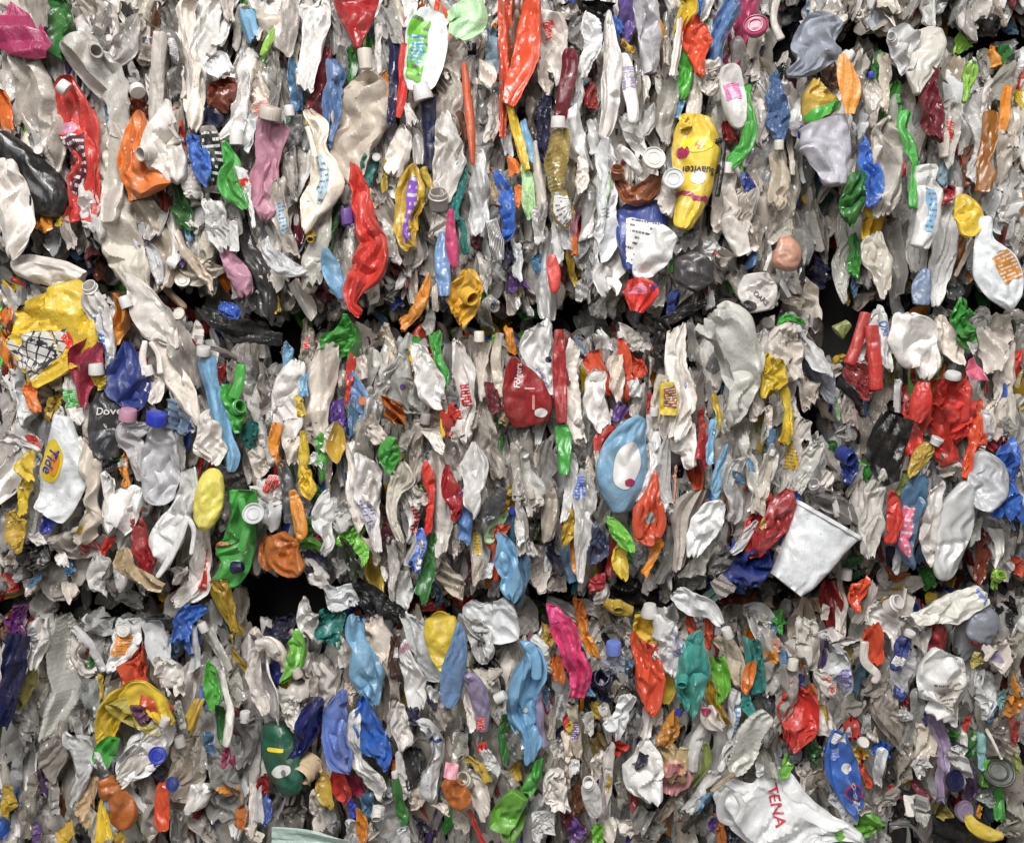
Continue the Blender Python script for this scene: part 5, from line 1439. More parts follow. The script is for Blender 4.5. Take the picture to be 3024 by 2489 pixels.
VIS = {1:82,2:324,3:625,9:446,20:265,18:936,19:1033,40:141,45:635,48:81,47:1142,49:778,102:249,55:750,58:752,59:190,108:1357,110:123,168:283,117:316,116:941,146:226,124:602,126:313,172:146,174:149,175:386,228:129,176:72,0:1125,44:188,38:291,54:1794,109:807,177:214,17:377,111:280,112:589,115:1122,173:1495,39:609,229:236,118:83,123:694,127:278,145:240,46:130,101:180,178:763,41:578,99:256,231:65,179:850,16:704,10:1950,180:165,71:491,163:103,119:74,56:349,230:82,226:87,72:306,50:198,207:116,206:107,52:388,100:121,164:154,51:2356,113:587,147:310,221:84,21:352,76:365,201:107,120:464,182:576,220:319,215:192,4:2089,77:330,53:743,88:215,162:259,125:366,171:54,181:278,208:339,43:108,57:464,128:809,183:179,167:32,154:185,144:263,27:595,63:598,191:757,70:43,29:323,185:706,192:404,156:239,142:695,186:151,6:2242,140:91,22:480,184:668,189:213,202:76,227:79,131:299,14:270,106:270,130:542,205:265,5:247,200:526,89:323,143:74,62:510,153:476,23:226,166:186,141:249,15:1411,213:466,203:36,73:143,155:508,69:1553,209:226,78:308,87:149,13:1310,67:1745,64:1150,222:106,28:369,98:124,190:535,204:791,159:177,139:366,122:89,121:2209,187:1603,114:1025,193:1254,158:174,165:195,129:167,188:110,12:332,11:2593,74:555,42:109,25:505,214:120,75:223,107:137,211:412,7:1553,24:465,194:654,135:1281,148:191,161:293,216:619,26:670,37:57,138:206,223:161,79:304,217:193,132:236,93:230,82:819,94:40,33:295,97:97,85:111,157:230,8:1494,224:158,66:2059,169:57,150:654,60:1133,65:231,160:320,136:669,196:1120,34:229,210:645,103:70,61:102,133:218,195:585,84:509,96:124,152:123,134:268,80:677,31:206,30:463,83:128,218:453,86:80,199:117,90:462,151:365,198:1145,91:68,212:244,32:744,219:232,197:552,36:199,92:269,261:566,35:38,389:293,137:1049,294:127,95:55,225:144,429:156,432:49,290:743,292:209,436:376,302:331,430:624,495:82,281:161,397:453,494:217,273:37,275:181,433:206,435:693,438:1694,259:966,104:1,295:268,304:148,308:312,390:203,262:157,399:124,280:331,274:225,381:919,391:123,293:63,380:291,266:384,388:596,434:780,301:452,431:288,350:77,392:81,427:477,439:123,81:481,396:150,478:109,311:142,424:66,276:98,351:193,383:298,267:42,408:98,291:431,384:292,398:167,479:78,260:532,309:232,379:719,425:76,393:104,279:122,277:119,278:151,296:140,428:327,387:243,264:390,403:34,310:120,232:691,401:192,345:144,303:51,406:195,437:354,305:825,352:121,299:376,400:741,480:93,237:1235,263:75,477:160,298:168,454:473,340:161,394:41,382:530,233:51,395:147,338:311,234:3415,235:834,348:89,297:120,404:104,265:120,307:23,386:168,402:142,339:34,353:67,482:21,483:150,422:95,455:175,236:436,385:188,346:61,306:130,423:80,481:19,349:60,440:430,300:166,407:78,341:26,358:154,372:255,258:164,373:2620,443:412,256:907,344:47,421:96,405:54,239:65,257:5,347:80,371:442,444:882,442:1496,337:61,312:626,453:122,464:283,470:421,313:307,360:897,419:240,456:77,238:143,248:690,461:127,322:157,324:246,417:62,452:779,370:280,374:1318,450:409,334:144,474:105,418:149,465:599,328:286,361:666,330:436,366:311,420:14,331:341,362:52,357:17,441:78,247:733,416:73,363:686,492:62,241:732,255:7,329:862,246:510,356:114,240:1191,315:1309,466:799,327:807,250:1002,287:9,355:11,365:267,319:185,457:528,367:156,469:57,476:91,323:153,368:355,325:815,413:64,451:322,471:21,467:182,359:1460,314:892,288:103,254:496,446:388,242:210,252:614,286:486,364:709,491:50,249:72,316:119,320:268,448:870,270:360,459:300,375:233,284:84,488:166,369:123,475:155,414:149,463:320,472:138,343:120,332:239,376:321,447:435,268:201,285:134,473:104,282:55,458:187,243:969,487:261,377:51,412:75,318:125,342:212,486:57,269:179,283:46,317:107,326:277,321:37,484:71,468:36,518:330,378:134,460:133,489:124,410:47,449:40,336:208,767:849,272:112,333:52,335:77,462:64,289:32,426:55,411:86,583:84,585:147,490:111,271:41,512:166,702:457,768:199,587:175,599:643,515:1642,519:695,597:193,598:100,415:40,794:15,770:174,766:1310,769:444,588:292,594:450,752:34,788:214,496:2064,673:2113,703:476,706:245,485:32,837:143,573:135,700:47,789:642,560:139,596:36,600:446,707:201,787:160,514:630,253:85,582:299,593:159,574:235,584:60,793:129,579:43,517:70,672:395,688:158,513:20,520:12,595:196,751:63,504:96,516:141,749:388,501:223,576:197,580:182,786:110,521:244,575:68,561:27,578:204,691:441,771:370,836:29,497:1143,586:68,591:340,705:430,775:800,701:170,566:6,790:515,601:805,689:361,838:51,590:448,613:327,708:256,799:246,630:128,559:269,784:359,498:202,502:542,759:7,750:350,605:704,687:26,756:91,509:20,508:160,704:1,774:1074,631:82,589:1083,683:332,778:206,686:81,507:169,711:542,632:348,592:657,603:355,798:42,800:84,785:78,577:254,602:436,783:112,709:60,526:1441,522:858,684:1007,781:950,773:98,757:65,792:138,510:1010,772:984,674:934,499:252,633:307,782:256,557:299,791:110,667:58,710:82,796:97,776:673,777:1547,604:178,608:95,523:139,665:17,581:51,607:370,692:465,634:53,669:325,606:257,690:194,712:761,763:885,795:461,503:97,524:1492,625:351,628:605,780:419,764:41,717:207,671:78,693:206,797:58,668:52,629:258,714:69,713:842,614:139,765:2578,715:18,511:147,556:223,696:357,500:397,682:197,568:114,657:400,609:165,620:126,677:305,505:121,627:46,779:133,530:521,698:128,685:371,755:20,716:206,616:11,610:86,664:134,725:359,811:339,621:167,533:555,529:944,807:374,808:220,615:270,666:91,558:119,624:806,617:498,541:99,612:762,724:352,531:83,626:140,622:159,639:106,694:105,623:244,611:98,697:204,619:316,758:86,679:126,681:194,540:426,670:40,806:77,720:303,729:159,695:370,678:263,842:21,802:87,532:534,801:95,718:729,563:115,635:166,727:87,535:425,719:51,569:95,636:273,638:233,663:66,728:30,810:124,833:110,840:12,637:130,534:443,543:58,655:374,658:83,846:42,572:112,571:119,640:47,803:120,618:198,726:141,805:168,544:120,816:339,814:105,809:138,564:79,539:77,699:173,834:58,680:153,721:218,817:294,813:342,730:464,754:121,547:411,641:647,662:101,815:343,538:69,659:34,827:163,818:216,542:166,656:29,660:85,828:147,565:54,642:437,731:111,835:188,839:39,549:272,732:619,812:1067,536:258,722:67,548:86,753:87,661:12,546:123,537:245,740:285,738:165,723:61,820:13,819:579,831:187,643:405,737:144,826:49,824:288,844:71,650:155,653:926,739:99,733:230,562:190,734:358,735:162,745:238,570:59,545:465,649:63,736:176,744:218,845:67,550:236,760:128,821:551,552:123,652:7,645:465,647:50,825:54,829:3,651:33,551:81,865:1629,644:155,943:492,946:665,1094:190,862:41,555:122,941:1236,949:600,1017:739,880:34,646:6,648:6,947:675,1011:228,1092:42,863:517,868:212,1010:1010,748:185,743:47,1164:664,553:34,869:584,872:490,875:88,741:42,742:17,1093:120,747:4,1174:61,761:117,906:331,762:30,1117:348,948:907,1166:51,1112:373,823:115,870:90,1016:169,830:4,1118:215,867:250,905:221,1169:482,746:8,822:10,1007:169,1026:535,843:49,832:6,871:13,1175:216,1187:177,567:1,929:428,1099:78,1114:350,942:165,1018:1198,866:355,1019:27,1015:1052,861:1095,932:389,1020:73,881:126,1100:90,1192:59,554:2,944:259,1027:174,1120:153,874:107,933:159,1165:108,884:766,1173:275,1167:60,945:673,1012:393,847:545,1008:1812,1113:234,1119:404,1110:523,1176:49,1116:1638,911:12,1115:431,1168:78,1177:281,913:72,1024:59,1197:88,998:1,1023:184,910:36,873:522,1025:398,1101:3,1098:55,876:397,1170:552,934:105,952:269,1028:202,987:355,907:285,930:360,1097:136,864:259,1004:112,1111:228,1013:309,879:322,1198:56,1122:111,950:558,908:389,909:68,912:126,988:112,1171:47,1121:425,1021:140,1030:229,848:1490,1108:1070,951:170,989:99,1086:91,1172:62,1096:21,1125:825,1190:87,877:42,931:349,992:88,1014:69,1060:322,1109:273,1126:315,1199:73,937:1086,1085:174,1029:129,1088:123,1022:449,939:923,1123:176,936:674,990:114,878:237,1191:29,914:127,993:36,1178:148,1193:44,953:416,1073:302,1090:73,1091:95,1124:52,883:49,850:111,1087:153,1031:257,882:133,991:125,1214:89,955:213,1075:145,940:636,1074:141,1083:75,1032:361,1059:923,900:539,886:334,1076:177,1213:99,981:223,1079:27,1196:57,1200:161,1130:597,852:564,1142:146,1127:414,1160:258,1080:60,887:689,851:678,954:704,1084:8,927:11,935:1249,1035:312,1141:25,1081:41,1061:162,1212:70,1194:69,997:1,1102:257,1195:61,1155:143,1158:61,919:135,985:261,1089:137,888:763,889:50,1082:161,1135:1359,1156:174,894:963,1078:35,855:292,895:114,1143:68,1049:127,1179:173,1105:95,1037:1050,1138:85,983:25,1133:26,898:153,1041:346,1036:192,1181:120,1134:76,1215:88,984:216,1033:423,853:158,975:339,1182:58,1184:35,1136:50,1140:194,899:115,1002:31,1095:114,1139:228,1132:219,974:208,1040:163,1038:65,1137:102,918:153,1151:271,856:88,962:311,1180:130,1159:85,959:162,1188:121,1153:434,1128:170,1045:118,1183:166,1048:90,1157:80,897:931,1001:18,1003:98,1206:242,956:117,1189:63,854:74,1034:311,1103:58,1046:540,1065:3839,958:496,1043:120,1131:199,972:300,986:116,1104:229,1201:145,960:269,1062:86,920:249,961:279,890:377,963:169,1071:153,857:792,916:506,980:85,1039:385,1186:41,860:94,973:167,957:385,917:205,925:15,1129:133,859:376,1052:205,896:337,901:276,893:244,915:118,1044:215,1150:24,1163:216,978:90,971:400,1147:225,1154:173,964:231,982:620,1107:154,902:46,969:167,1058:78,1202:238,1054:71,1057:128,1205:188,1148:242,1210:34,1106:121,979:98,966:93,858:286,1161:164,999:83,1144:39,1162:120,923:191,928:126,903:144,976:244,970:116,1211:36,891:9,965:152,1055:282,994:176,968:184,995:108,1047:352,1050:131,1149:113,921:194,1053:169,1066:98,1145:184,926:300,1068:94,1204:582,1152:315,996:179,1072:191,1056:234,1051:169,1067:59,1207:61,892:160,967:94,1203:206,924:103,1005:81,1208:88,1042:129,1006:107,1070:105,904:85,977:538,1146:155,1209:46,922:68,1069:20}
import re
def split_opts(opt):
    return [t for t in re.split(r' (?=[zf]-?[.\d]|[a-z]:|[rPF](?: |$))', opt.strip()) if t]
# ------------------------------------------------------------------ shapes
PX = .001; TU = 800 / 210.4                    # a photo pixel is about a millimetre on the bale face
ZS = .0105
def wx(px, y): return (px - 1512) * PX * (DIST + y) / DIST
def wz(py, y): return (1244.5 - py) * PX * (DIST + y) / DIST

SEAMS = [[(-300, 770), (200, 800), (600, 900), (850, 985)], [(850, 955), (1300, 950), (1950, 945), (2300, 920)],
         [(2420, 905), (2800, 895), (3400, 900)], [(-300, 1780), (300, 1790), (640, 1800)], [(700, 1790), (1000, 1790), (1500, 1800), (2000, 1800), (2300, 1770)],
         [(2300, 1740), (2700, 1720), (3400, 1740)], [(2300, 110), (2700, 120), (3400, 115)], [(640, 900), (660, 1300), (690, 1800)],
         [(2440, 600), (2480, 900), (2440, 1300)], [(2330, 0), (2330, 300)]]
HOLES = [(835, 1775, 150, 105), (2490, 990, 70, 105), (2440, 790, 70, 70), (2880, 2462, 190, 45), (845, 1030, 55, 60), (1690, 905, 45, 40),
         (2700, 112, 300, 22), (1980, 1010, 30, 80), (2010, 560, 0, 0), (1600, 1735, 60, 35), (2380, 1260, 45, 70)]
def seam_dist(x, y, level=False):
    best = 1e9
    for s in SEAMS[:7] if level else SEAMS:
        for (a, b), (c, d) in zip(s, s[1:]):
            t = max(0, min(1, ((x - a) * (c - a) + (y - b) * (d - b)) / ((c - a) ** 2 + (d - b) ** 2)))
            best = min(best, math.hypot(x - a - t * (c - a), y - b - t * (d - b)))
    return best
def recess(px, py):
    sd = seam_dist(px, py)
    y = .12 * math.exp(-(sd / 50.) ** 2) + .085 * math.exp(-(sd / 150.) ** 2)
    if px > 2330: y += .03 + (.05 if py < 900 else 0)
    return y

def catmull(P, n):
    P = np.asarray(P, float)
    if len(P) == 2: P = np.array([P[0], (P[0] + P[1]) / 2, P[1]])
    Q = np.vstack([2 * P[0] - P[1], P, 2 * P[-1] - P[-2]])
    seg = np.r_[0, np.cumsum(np.maximum(1e-6, np.linalg.norm(np.diff(P[:, :2], axis=0), axis=1)))]
    seg /= seg[-1]
    def at(u):
        u = np.clip(u, 0, 1)
        i = np.clip(np.searchsorted(seg, u, 'right') - 1, 0, len(P) - 2)
        t = ((u - seg[i]) / (seg[i + 1] - seg[i]))[:, None]
        a, b, c, d = Q[i], Q[i + 1], Q[i + 2], Q[i + 3]
        return .5 * ((2 * b) + (c - a) * t + (2 * a - 5 * b + 4 * c - d) * t * t + (3 * b - a - 3 * c + d) * t ** 3)
    return at

class Form:
    """A squashed hollow shape along a bent spine: oval section, buckled, pleated and dented skin."""
    def __init__(s, pts, yfront, seed, fold=1., p=None, depth=None, ends=None, thin=False, rings=False, tilt=None, wide=1.2, panel=False, bag=False, scrap=False, capped=False):
        rg = np.random.RandomState(seed)
        pts = np.array(pts, float); pts[:, 2] *= wide
        s.at = catmull(pts, 0)
        s.len = float(np.sum(np.linalg.norm(np.diff(pts[:, :2], axis=0), axis=1)))
        s.wm = float(np.max(pts[:, 2])); wa = float(np.mean(pts[:, 2]))
        s.p = p or rg.uniform(1.5, 2.6)
        s.fold = fold; s.thin = thin; s.rings = rings
        s.ends = ends or [rg.choice([.025, .05, .14], p=[.5, .3, .2]) for _ in range(2)]
        s.dep = depth if depth else min(.05, max(.010, .46 * wa * rg.uniform(.8, 1.2)))
        s.y = yfront + s.dep
        s.tilt = rg.uniform(-.3, .3) if tilt is None else tilt
        s.bow = rg.uniform(-.5, .5) * (.7 if thin else .2)
        s.c = pts[:, :2].mean(0)
        s.lean = rg.uniform(-.5, .5)
        W = max(.016, min(.11, s.wm)); s.W = W
        s.waves = []
        for lam, am in ((1.5, .03), (.8, .035), (.42, .04), (.2, .04)):
            k = rg.normal(size=3); k[1] *= .5; k /= np.linalg.norm(k)
            k2 = rg.normal(size=3); k2 /= np.linalg.norm(k2)
            s.waves.append((k / (lam * W), rg.rand(), k2 / (lam * W * 1.3), rg.rand() * 6.28, rg.uniform(.2, .55), am * lam * W * rg.uniform(.6, 1.3)))
        nb = 0 if fold < .2 else int(round((1.6 + min(3.4, s.len / (1.9 * W))) * min(1.3, .4 + .6 * fold)))
        s.buck = []
        for i in range(nb):
            big = rg.rand() < .5
            s.buck.append((rg.normal(0, .75), rg.uniform(-.02, 1.02) * s.len, rg.uniform(-.35, .3) if big else rg.uniform(.1, .6),
                           rg.uniform(.07, .32) if big else rg.uniform(.35, 1.0), rg.uniform(0, .85), rg.uniform(-.5, .5)))
        s.pl = [(rg.uniform(.7, 1.5), rg.rand(), rg.uniform(-.8, .8) / max(s.len, .03), rg.uniform(.2, .46)), (rg.uniform(1.6, 3.4), rg.rand(), rg.uniform(-1, 1) / max(s.len, .03), rg.uniform(.12, .26))]
        if scrap: s.pl = [(rg.uniform(.9, 2.3), rg.rand(), rg.uniform(-1., 1.) / max(s.len, .03), rg.uniform(.22, .45)), (rg.uniform(2.5, 5.), rg.rand(), rg.uniform(-1.5, 1.5) / max(s.len, .03), rg.uniform(.04, .11))]
        s.torn = [(rg.uniform(.6, 1.6), rg.rand(), rg.uniform(.04, .2), rg.uniform(-.4, .4)) for _ in range(2)] if scrap or (not thin and fold > .9) else None
        if capped and s.torn: s.torn[0] = (1, 0, 0, 0)
        if fold < .6: s.buck = [(a * .4, b, c, e, f, h) for a, b, c, e, f, h in s.buck]
        s.vf = (rg.uniform(-.55, .55), rg.uniform(-.5, .5) / max(s.len, .03), rg.choice([-1, 1, 1]) * rg.uniform(.45, 1.5), rg.uniform(-.3, .3)) if panel else None
        s.jag = min(fold, 1.2) * (.5 if fold < .6 else 1)
        if bag:
            s.buck = [(rg.normal(0, .5), rg.uniform(0, 1) * s.len, rg.uniform(.2, .75), rg.uniform(.2, .8), rg.uniform(.2, .9), rg.uniform(-1.2, 1.2)) for _ in range(12)]
            s.pl = [(rg.uniform(1, 2), rg.rand(), rg.uniform(-1, 1) / s.len, .16), (rg.uniform(3, 5), rg.rand(), rg.uniform(-1, 1) / s.len, .07), (rg.uniform(6, 9), rg.rand(), rg.uniform(-2, 2) / s.len, .035)]
        s.side = [(rg.uniform(1.4, 3.4) * W, rg.rand(), rg.uniform(.08, .22)) for _ in range(2)] + [(rg.uniform(.35, .8) * W, rg.rand(), rg.uniform(.015, .05)) for _ in range(2)]
    def eval(s, U, TH, off=0.):
        U = np.asarray(U, float); TH = np.asarray(TH, float)
        g = s.at(U); e = 1e-3
        t = s.at(U + e)[:, :2] - s.at(U - e)[:, :2]
        t /= np.maximum(1e-9, np.linalg.norm(t, axis=1))[:, None]
        L = np.stack([-t[:, 1], t[:, 0]], 1)
        L *= np.where(L[:, :1] < 0, -1, 1) if abs(L[:, 0]).min() > .15 else (np.sign(L[len(L) // 2, 0]) or 1)
        w = np.maximum(g[:, 2], .0015)
        fe = np.ones(len(U))
        for k, x in ((0, U), (1, 1 - U)):
            tau = s.ends[k] if s.ends[k] else 0
            if tau:
                tau = min(tau, .5 * s.wm / max(s.len, 1e-3)); lo = .8 if tau < .03 else .55 if tau < .09 else .15
                fe = fe * (lo + (1 - lo) * np.sqrt(np.clip(1 - (1 - np.clip(x / tau, 0, 1)) ** 2, 0, 1)))
        S = U * s.len
        ct, st = np.cos(TH), np.sin(TH)
        cx = np.sign(ct) * np.abs(ct) ** (2 / s.p); sy = np.sign(st) * np.abs(st) ** (2 / s.p)
        tri = lambda v: np.abs((v % 1.) * 2 - 1) * 2 - 1
        jag = np.zeros(len(U)); sw = .5 + .5 * np.clip(cx * 3, -1, 1)
        for k in (0, 1):
            m = sw if k else 1 - sw
            for lam, ph, am in (s.side[k], s.side[k + 2]): jag += m * am * tri(S / lam + ph)
        hw = w / 2 * fe * (1 + jag * s.jag)
        d = s.dep * (.4 + .6 * np.clip(w / s.wm, 0, 1)) * fe
        if s.thin: d = np.full_like(w, s.dep)
        if s.rings:
            rr = 1 + .05 * np.sin(S / .013 * 2 * math.pi) * np.minimum(1, .03 / np.maximum(hw, .01)); hw = hw * rr; d = d * rr
        ql = hw * cx; qy = d * sy
        n = np.stack([L[:, 0] * cx / np.maximum(hw, .002), sy / np.maximum(d, .002), L[:, 1] * cx / np.maximum(hw, .002)], 1)
        n /= np.maximum(1e-9, np.linalg.norm(n, axis=1))[:, None]
        F = s.fold
        if F > 0:
            if not s.thin:
                qy = qy + s.lean * cx * d * .8
                for a, s0, l0, sl, rf, sk in s.buck:
                    ca, sa = math.cos(a), math.sin(a)
                    rad = np.sqrt((hw * sa) ** 2 + (d * ca) ** 2)
                    o = ql * sa - qy * ca
                    lim = rad * l0 + sl * np.abs(S - s0 + sk * ql)
                    ov = np.clip(o - lim, 0, None); ov = np.minimum(ov, rad * 1.1) * (1 + rf) * min(F, 1.)
                    ql = ql - sa * ov * .7; qy = qy + ca * ov
                for fr, ph, dr, am in s.pl:
                    front = np.clip(-sy * 1.5, -1, 1)
                    x = S / max(s.len, .02)
                    wob = ph + dr * S + .2 * np.sin(x * 7 * fr + ph * 40) + .1 * np.sin(x * 17 + ph * 70)
                    msk = np.clip(.55 + .75 * np.sin(x * 6.5 + cx * 1.6 + ph * 50), .08, 1.)
                    qy = qy + front * (-1) * am * F * np.minimum(hw, .05) * (tri(cx * .5 * fr + wob) - .75) * fe * msk
            else:
                if s.vf:
                    c0, dr, am, cu = s.vf
                    qy = qy + np.minimum(hw, .04) * (am * np.abs(cx - c0 - dr * (S - s.len / 2)) + cu * cx * cx + (1.2 * abs(am) if am < 0 else 0) + .15)
                for a, s0, l0, sl, rf, sk in s.buck[:3]:
                    qy = qy + np.clip(.35 * s.W - sl * np.abs(S - s0 + (sk * 2) * ql), 0, None) * (.7 if rf > .4 else -.7) * min(F, 1.3)
                for fr, ph, dr, am in s.pl: qy = qy + am * 1.4 * F * np.minimum(hw, .06) * tri(cx * .5 * fr + ph + dr * S * 2)
        qy = qy + s.y + s.tilt * (U - .5) * min(s.len, .16) + s.bow * (cx ** 2 - .4) * hw
        P = np.stack([g[:, 0] + L[:, 0] * ql, qy, g[:, 1] + L[:, 1] * ql], 1)
        if s.torn:                             # slanted, ragged ends
            for sg, x, (fr, ph, am, sl) in ((-1, 1 - U, s.torn[0]), (1, U, s.torn[1])):
                k = sg * np.clip((x - .7) / .3, 0, 1) ** 1.5 * np.minimum(w, .06) * (am * tri(cx * fr + ph + sy * .2) + sl * cx)
                P[:, 0] += t[:, 0] * k; P[:, 2] += t[:, 1] * k
        if F > 0:
            q = P - np.array([s.c[0], s.y, s.c[1]]); gg = np.zeros(len(U))
            for k, ph, k2, p2, wv, am in s.waves:
                v = (q @ k + ph + wv * np.sin(q @ k2 * 2 + p2)) % 1.
                gg += am * (np.abs(v * 2 - 1) * 2 - 1) * (.55 + .45 * np.sin(q @ k2 * 1.3 + p2 * 2))
            gg = np.clip(gg * F, -.5 * s.dep if not s.thin else -.02, .5 * s.dep if not s.thin else .02)
            if s.thin: P[:, 1] += gg * 1.3
            else: P += n * (gg * (.35 + .65 * np.abs(n[:, 1])))[:, None]
        if off:
            n2 = n + np.array([0, -2., 0]); n2 /= np.linalg.norm(n2, axis=1)[:, None]
            P = P + n2 * off
        return P
    def mesh(s, step, umax, vmax, umin=10, vmin=14):
        nu = int(min(umax, max(umin, s.len / step))); nv = int(min(vmax, max(vmin, s.wm * 3.2 / step)))
        if s.rings: nu = int(min(140, max(nu, s.len / .0035)))
        u = np.linspace(0, 1, nu); u = .65 * u + .35 * (1 - np.cos(math.pi * u)) / 2
        th = np.linspace(0, 2 * math.pi, nv, endpoint=False) + math.pi + .01
        UU, TT = np.meshgrid(u, th, indexing='ij')
        V = s.eval(UU.ravel(), TT.ravel())
        i = np.arange(nu - 1)[:, None] * nv; j = np.arange(nv)[None, :]; j2 = (j + 1) % nv
        F = np.stack([i + j, i + j2, i + nv + j2, i + nv + j], -1).reshape(-1, 4)
        F = [tuple(f) for f in F.tolist()]
        F.append(tuple(range(nv - 1, -1, -1))); F.append(tuple(range((nu - 1) * nv, nu * nv)))
        return V, F
    def patch(s, u0, u1, v0, v1, off=.0022):
        nu = int(min(40, max(6, (u1 - u0) * s.len / .006))); nv = int(min(30, max(6, (v1 - v0) * s.wm / .006)))
        u = np.linspace(u0, u1, nu); v = np.linspace(v0, v1, nv)
        UU, VV = np.meshgrid(u, v, indexing='ij')
        # wavering torn edge
        rg = np.random.RandomState(int(s.len * 1e6) % 9999)
        UU = UU + (np.sin(VV * 5 + rg.rand() * 6) * .012 + np.sin(VV * 13 + rg.rand() * 6) * .006)
        VV2 = np.clip(VV + np.sin(UU * 17 + rg.rand() * 6) * .025, -1, 1)
        ca = np.sign(VV2) * np.abs(VV2) ** (s.p / 2)
        TT = 2 * math.pi - np.arccos(np.clip(ca, -1, 1))
        V = s.eval(np.clip(UU.ravel(), .001, .999), TT.ravel(), off)
        i = np.arange(nu - 1)[:, None] * nv; j = np.arange(nv - 1)[None, :]
        F = np.stack([i + j, i + j + 1, i + nv + j + 1, i + nv + j], -1).reshape(-1, 4).tolist()
        a = (UU.ravel() - u0) / (u1 - u0); b = (VV.ravel() - v0) / (v1 - v0)
        return V, [tuple(f) for f in F], np.stack([a, b], 1)

def lathe(p1, ax, prof, seg=28, squash=1., knurl=0., seed=0):
    """profile of (radius, distance along axis) turned about an axis that starts at p1"""
    ax = Vector(ax).normalized(); e1 = ax.orthogonal().normalized()
    e1 = Matrix.Rotation(seed * 1.7, 3, ax) @ e1; e2 = ax.cross(e1)
    V, F = [], []
    for k, (r, h) in enumerate(prof):
        for i in range(seg):
            a = 2 * math.pi * i / seg
            rr = r * (1 + (knurl if (i % 2 and r > 0) else 0))
            V.append(tuple(Vector(p1) + ax * h + e1 * rr * math.cos(a) + e2 * rr * squash * math.sin(a)))
    for k in range(len(prof) - 1):
        for i in range(seg):
            j = (i + 1) % seg
            F.append((k * seg + i, k * seg + j, (k + 1) * seg + j, (k + 1) * seg + i))
    F.append(tuple(range(seg - 1, -1, -1))); F.append(tuple(range((len(prof) - 1) * seg, len(prof) * seg)))
    return np.array(V), F

def link_mesh(name, V, F, mat, col, origin, parent=None, uv=None, sharp=30):
    me = bpy.data.meshes.new(name)
    V = np.asarray(V, float) - np.asarray(origin)
    me.from_pydata(V.tolist(), [], F)
    if uv is not None:
        ul = me.uv_layers.new(name='UVMap')
        li = np.empty(len(me.loops), int); me.loops.foreach_get('vertex_index', li)
        ul.data.foreach_set('uv', uv[li].ravel())
    me.polygons.foreach_set('use_smooth', [True] * len(me.polygons))
    if sharp: me.set_sharp_from_angle(angle=R_(sharp))
    me.materials.append(mat)
    me.update()
    o = bpy.data.objects.new(name, me)
    o.color = (*col, 1)
    COL.objects.link(o)
    if parent is not None: o.parent = parent
    else: o.location = origin
    return o

# ------------------------------------------------------------------ reading the catalogue of pieces
NAMES = dict(bo='crushed_bottle', ju='crushed_jug', tu='plastic_tub', sh='plastic_sheet', st='plastic_strip', tb='plastic_tube',
             ca='screw_top', li='plastic_disc', ba='plastic_bag', cu='plastic_tub', ha='plastic_loop')
CATS = dict(bo='bottle', ju='jug', tu='tub', sh='plastic sheet', st='plastic strip', tb='tube', ca='cap', li='lid', ba='plastic bag', cu='tub', ha='handle')
ITEMS = []
ox = oy = 0
for ln in DATA.strip().split('\n'):
    if ln[0] == '@':
        ox, oy = map(float, ln[1:].split()); continue
    head, pts, opt, lab = (ln.split('|') + ['', '', ''])[:4]
    kind, col = head.split()
    P = [tuple(map(float, q.split(','))) for q in pts.split()]
    if len(P) == 1 and kind not in ('ca', 'li'):
        x, y, w = P[0]; P = [(x, y - w * .75, w * .7), (x + .1, y, w), (x, y + w * .75, w * .7)]
    P = [(ox + x * TU, oy + y * TU, w * TU) for x, y, w in P]
    it = dict(kind=kind, col=col, P=P, label=lab.strip(), z=4., f=None, extra=[], ox=ox, oy=oy, i=len(ITEMS), kids=[], parent=None, flags='')
    for t in split_opts(opt):
        if t[0] == 'z': it['z'] = float(t[1:])
        elif t[0] == 'f': it['f'] = float(t[1:])
        elif t in ('r', 'P', 'F'): it['flags'] += t
        elif t[1:2] == ':': it['extra'].append((t[0], t[2:].split(',')))
    ITEMS.append(it)
for k, it in enumerate(ITEMS):
    if 'P' in it['flags']:
        q = k - 1
        while ITEMS[q]['kind'] == 'ha' and 'P' in ITEMS[q]['flags']: q -= 1
        it['parent'] = q
    if 'F' in it['flags']:
        q = k + 1
        while ITEMS[q]['kind'] == 'ha': q += 1
        it['parent'] = q
    if it['parent'] is not None: ITEMS[it['parent']]['kids'].append(k)

def geom(it):
    """front depth, world spine and colour of one piece"""
    if 'yf' in it: return
    rg = random.Random(it['i'] * 7 + 3)
    cx = sum(p[0] for p in it['P']) / len(it['P']); cy = sum(p[1] for p in it['P']) / len(it['P'])
    src = ITEMS[it['parent']] if it['parent'] is not None else it
    if it['parent'] is not None:
        geom(src); it['yf'] = src['yf'] - .012
    else:
        it['yf'] = -it['z'] * ZS + (.3 if it['label'] else .95) * recess(cx, cy) + rg.uniform(-.006, .006)
    y = it['yf']
    it['cx'], it['cy'] = cx, cy
    if not it['label'] and it['parent'] is None and len(it['P']) > 1 and not it['extra']:
        k = 1.16
        it['P'] = [(cx + (a - cx) * k, cy + (b - cy) * k, w) for a, b, w in it['P']]
    it['S'] = [(wx(a, y), wz(b, y), w * PX * (DIST + y) / DIST) for a, b, w in it['P']]
    c = PAL[it['col']]
    m = rg.uniform(.84, 1.1); t = rg.uniform(-.05, .05)
    if it['col'][0] in 'WIQTGS' and not it['label']: m = rg.uniform(.66, 1.14); t = rg.uniform(-.05, .10)
    hi, lo = max(c), min(c)
    if hi > 3 * lo and hi > .12: c = tuple(.9 * (.95 * v + .05 * hi * .5) for v in c)
    it['rgb'] = tuple(max(.003, min(.9, v * m * (1 + t * s))) for v, s in zip(c, (1, 0, -1)))
    if it['parent'] is not None and it['col'] == src['col']: it['rgb'] = src['rgb']

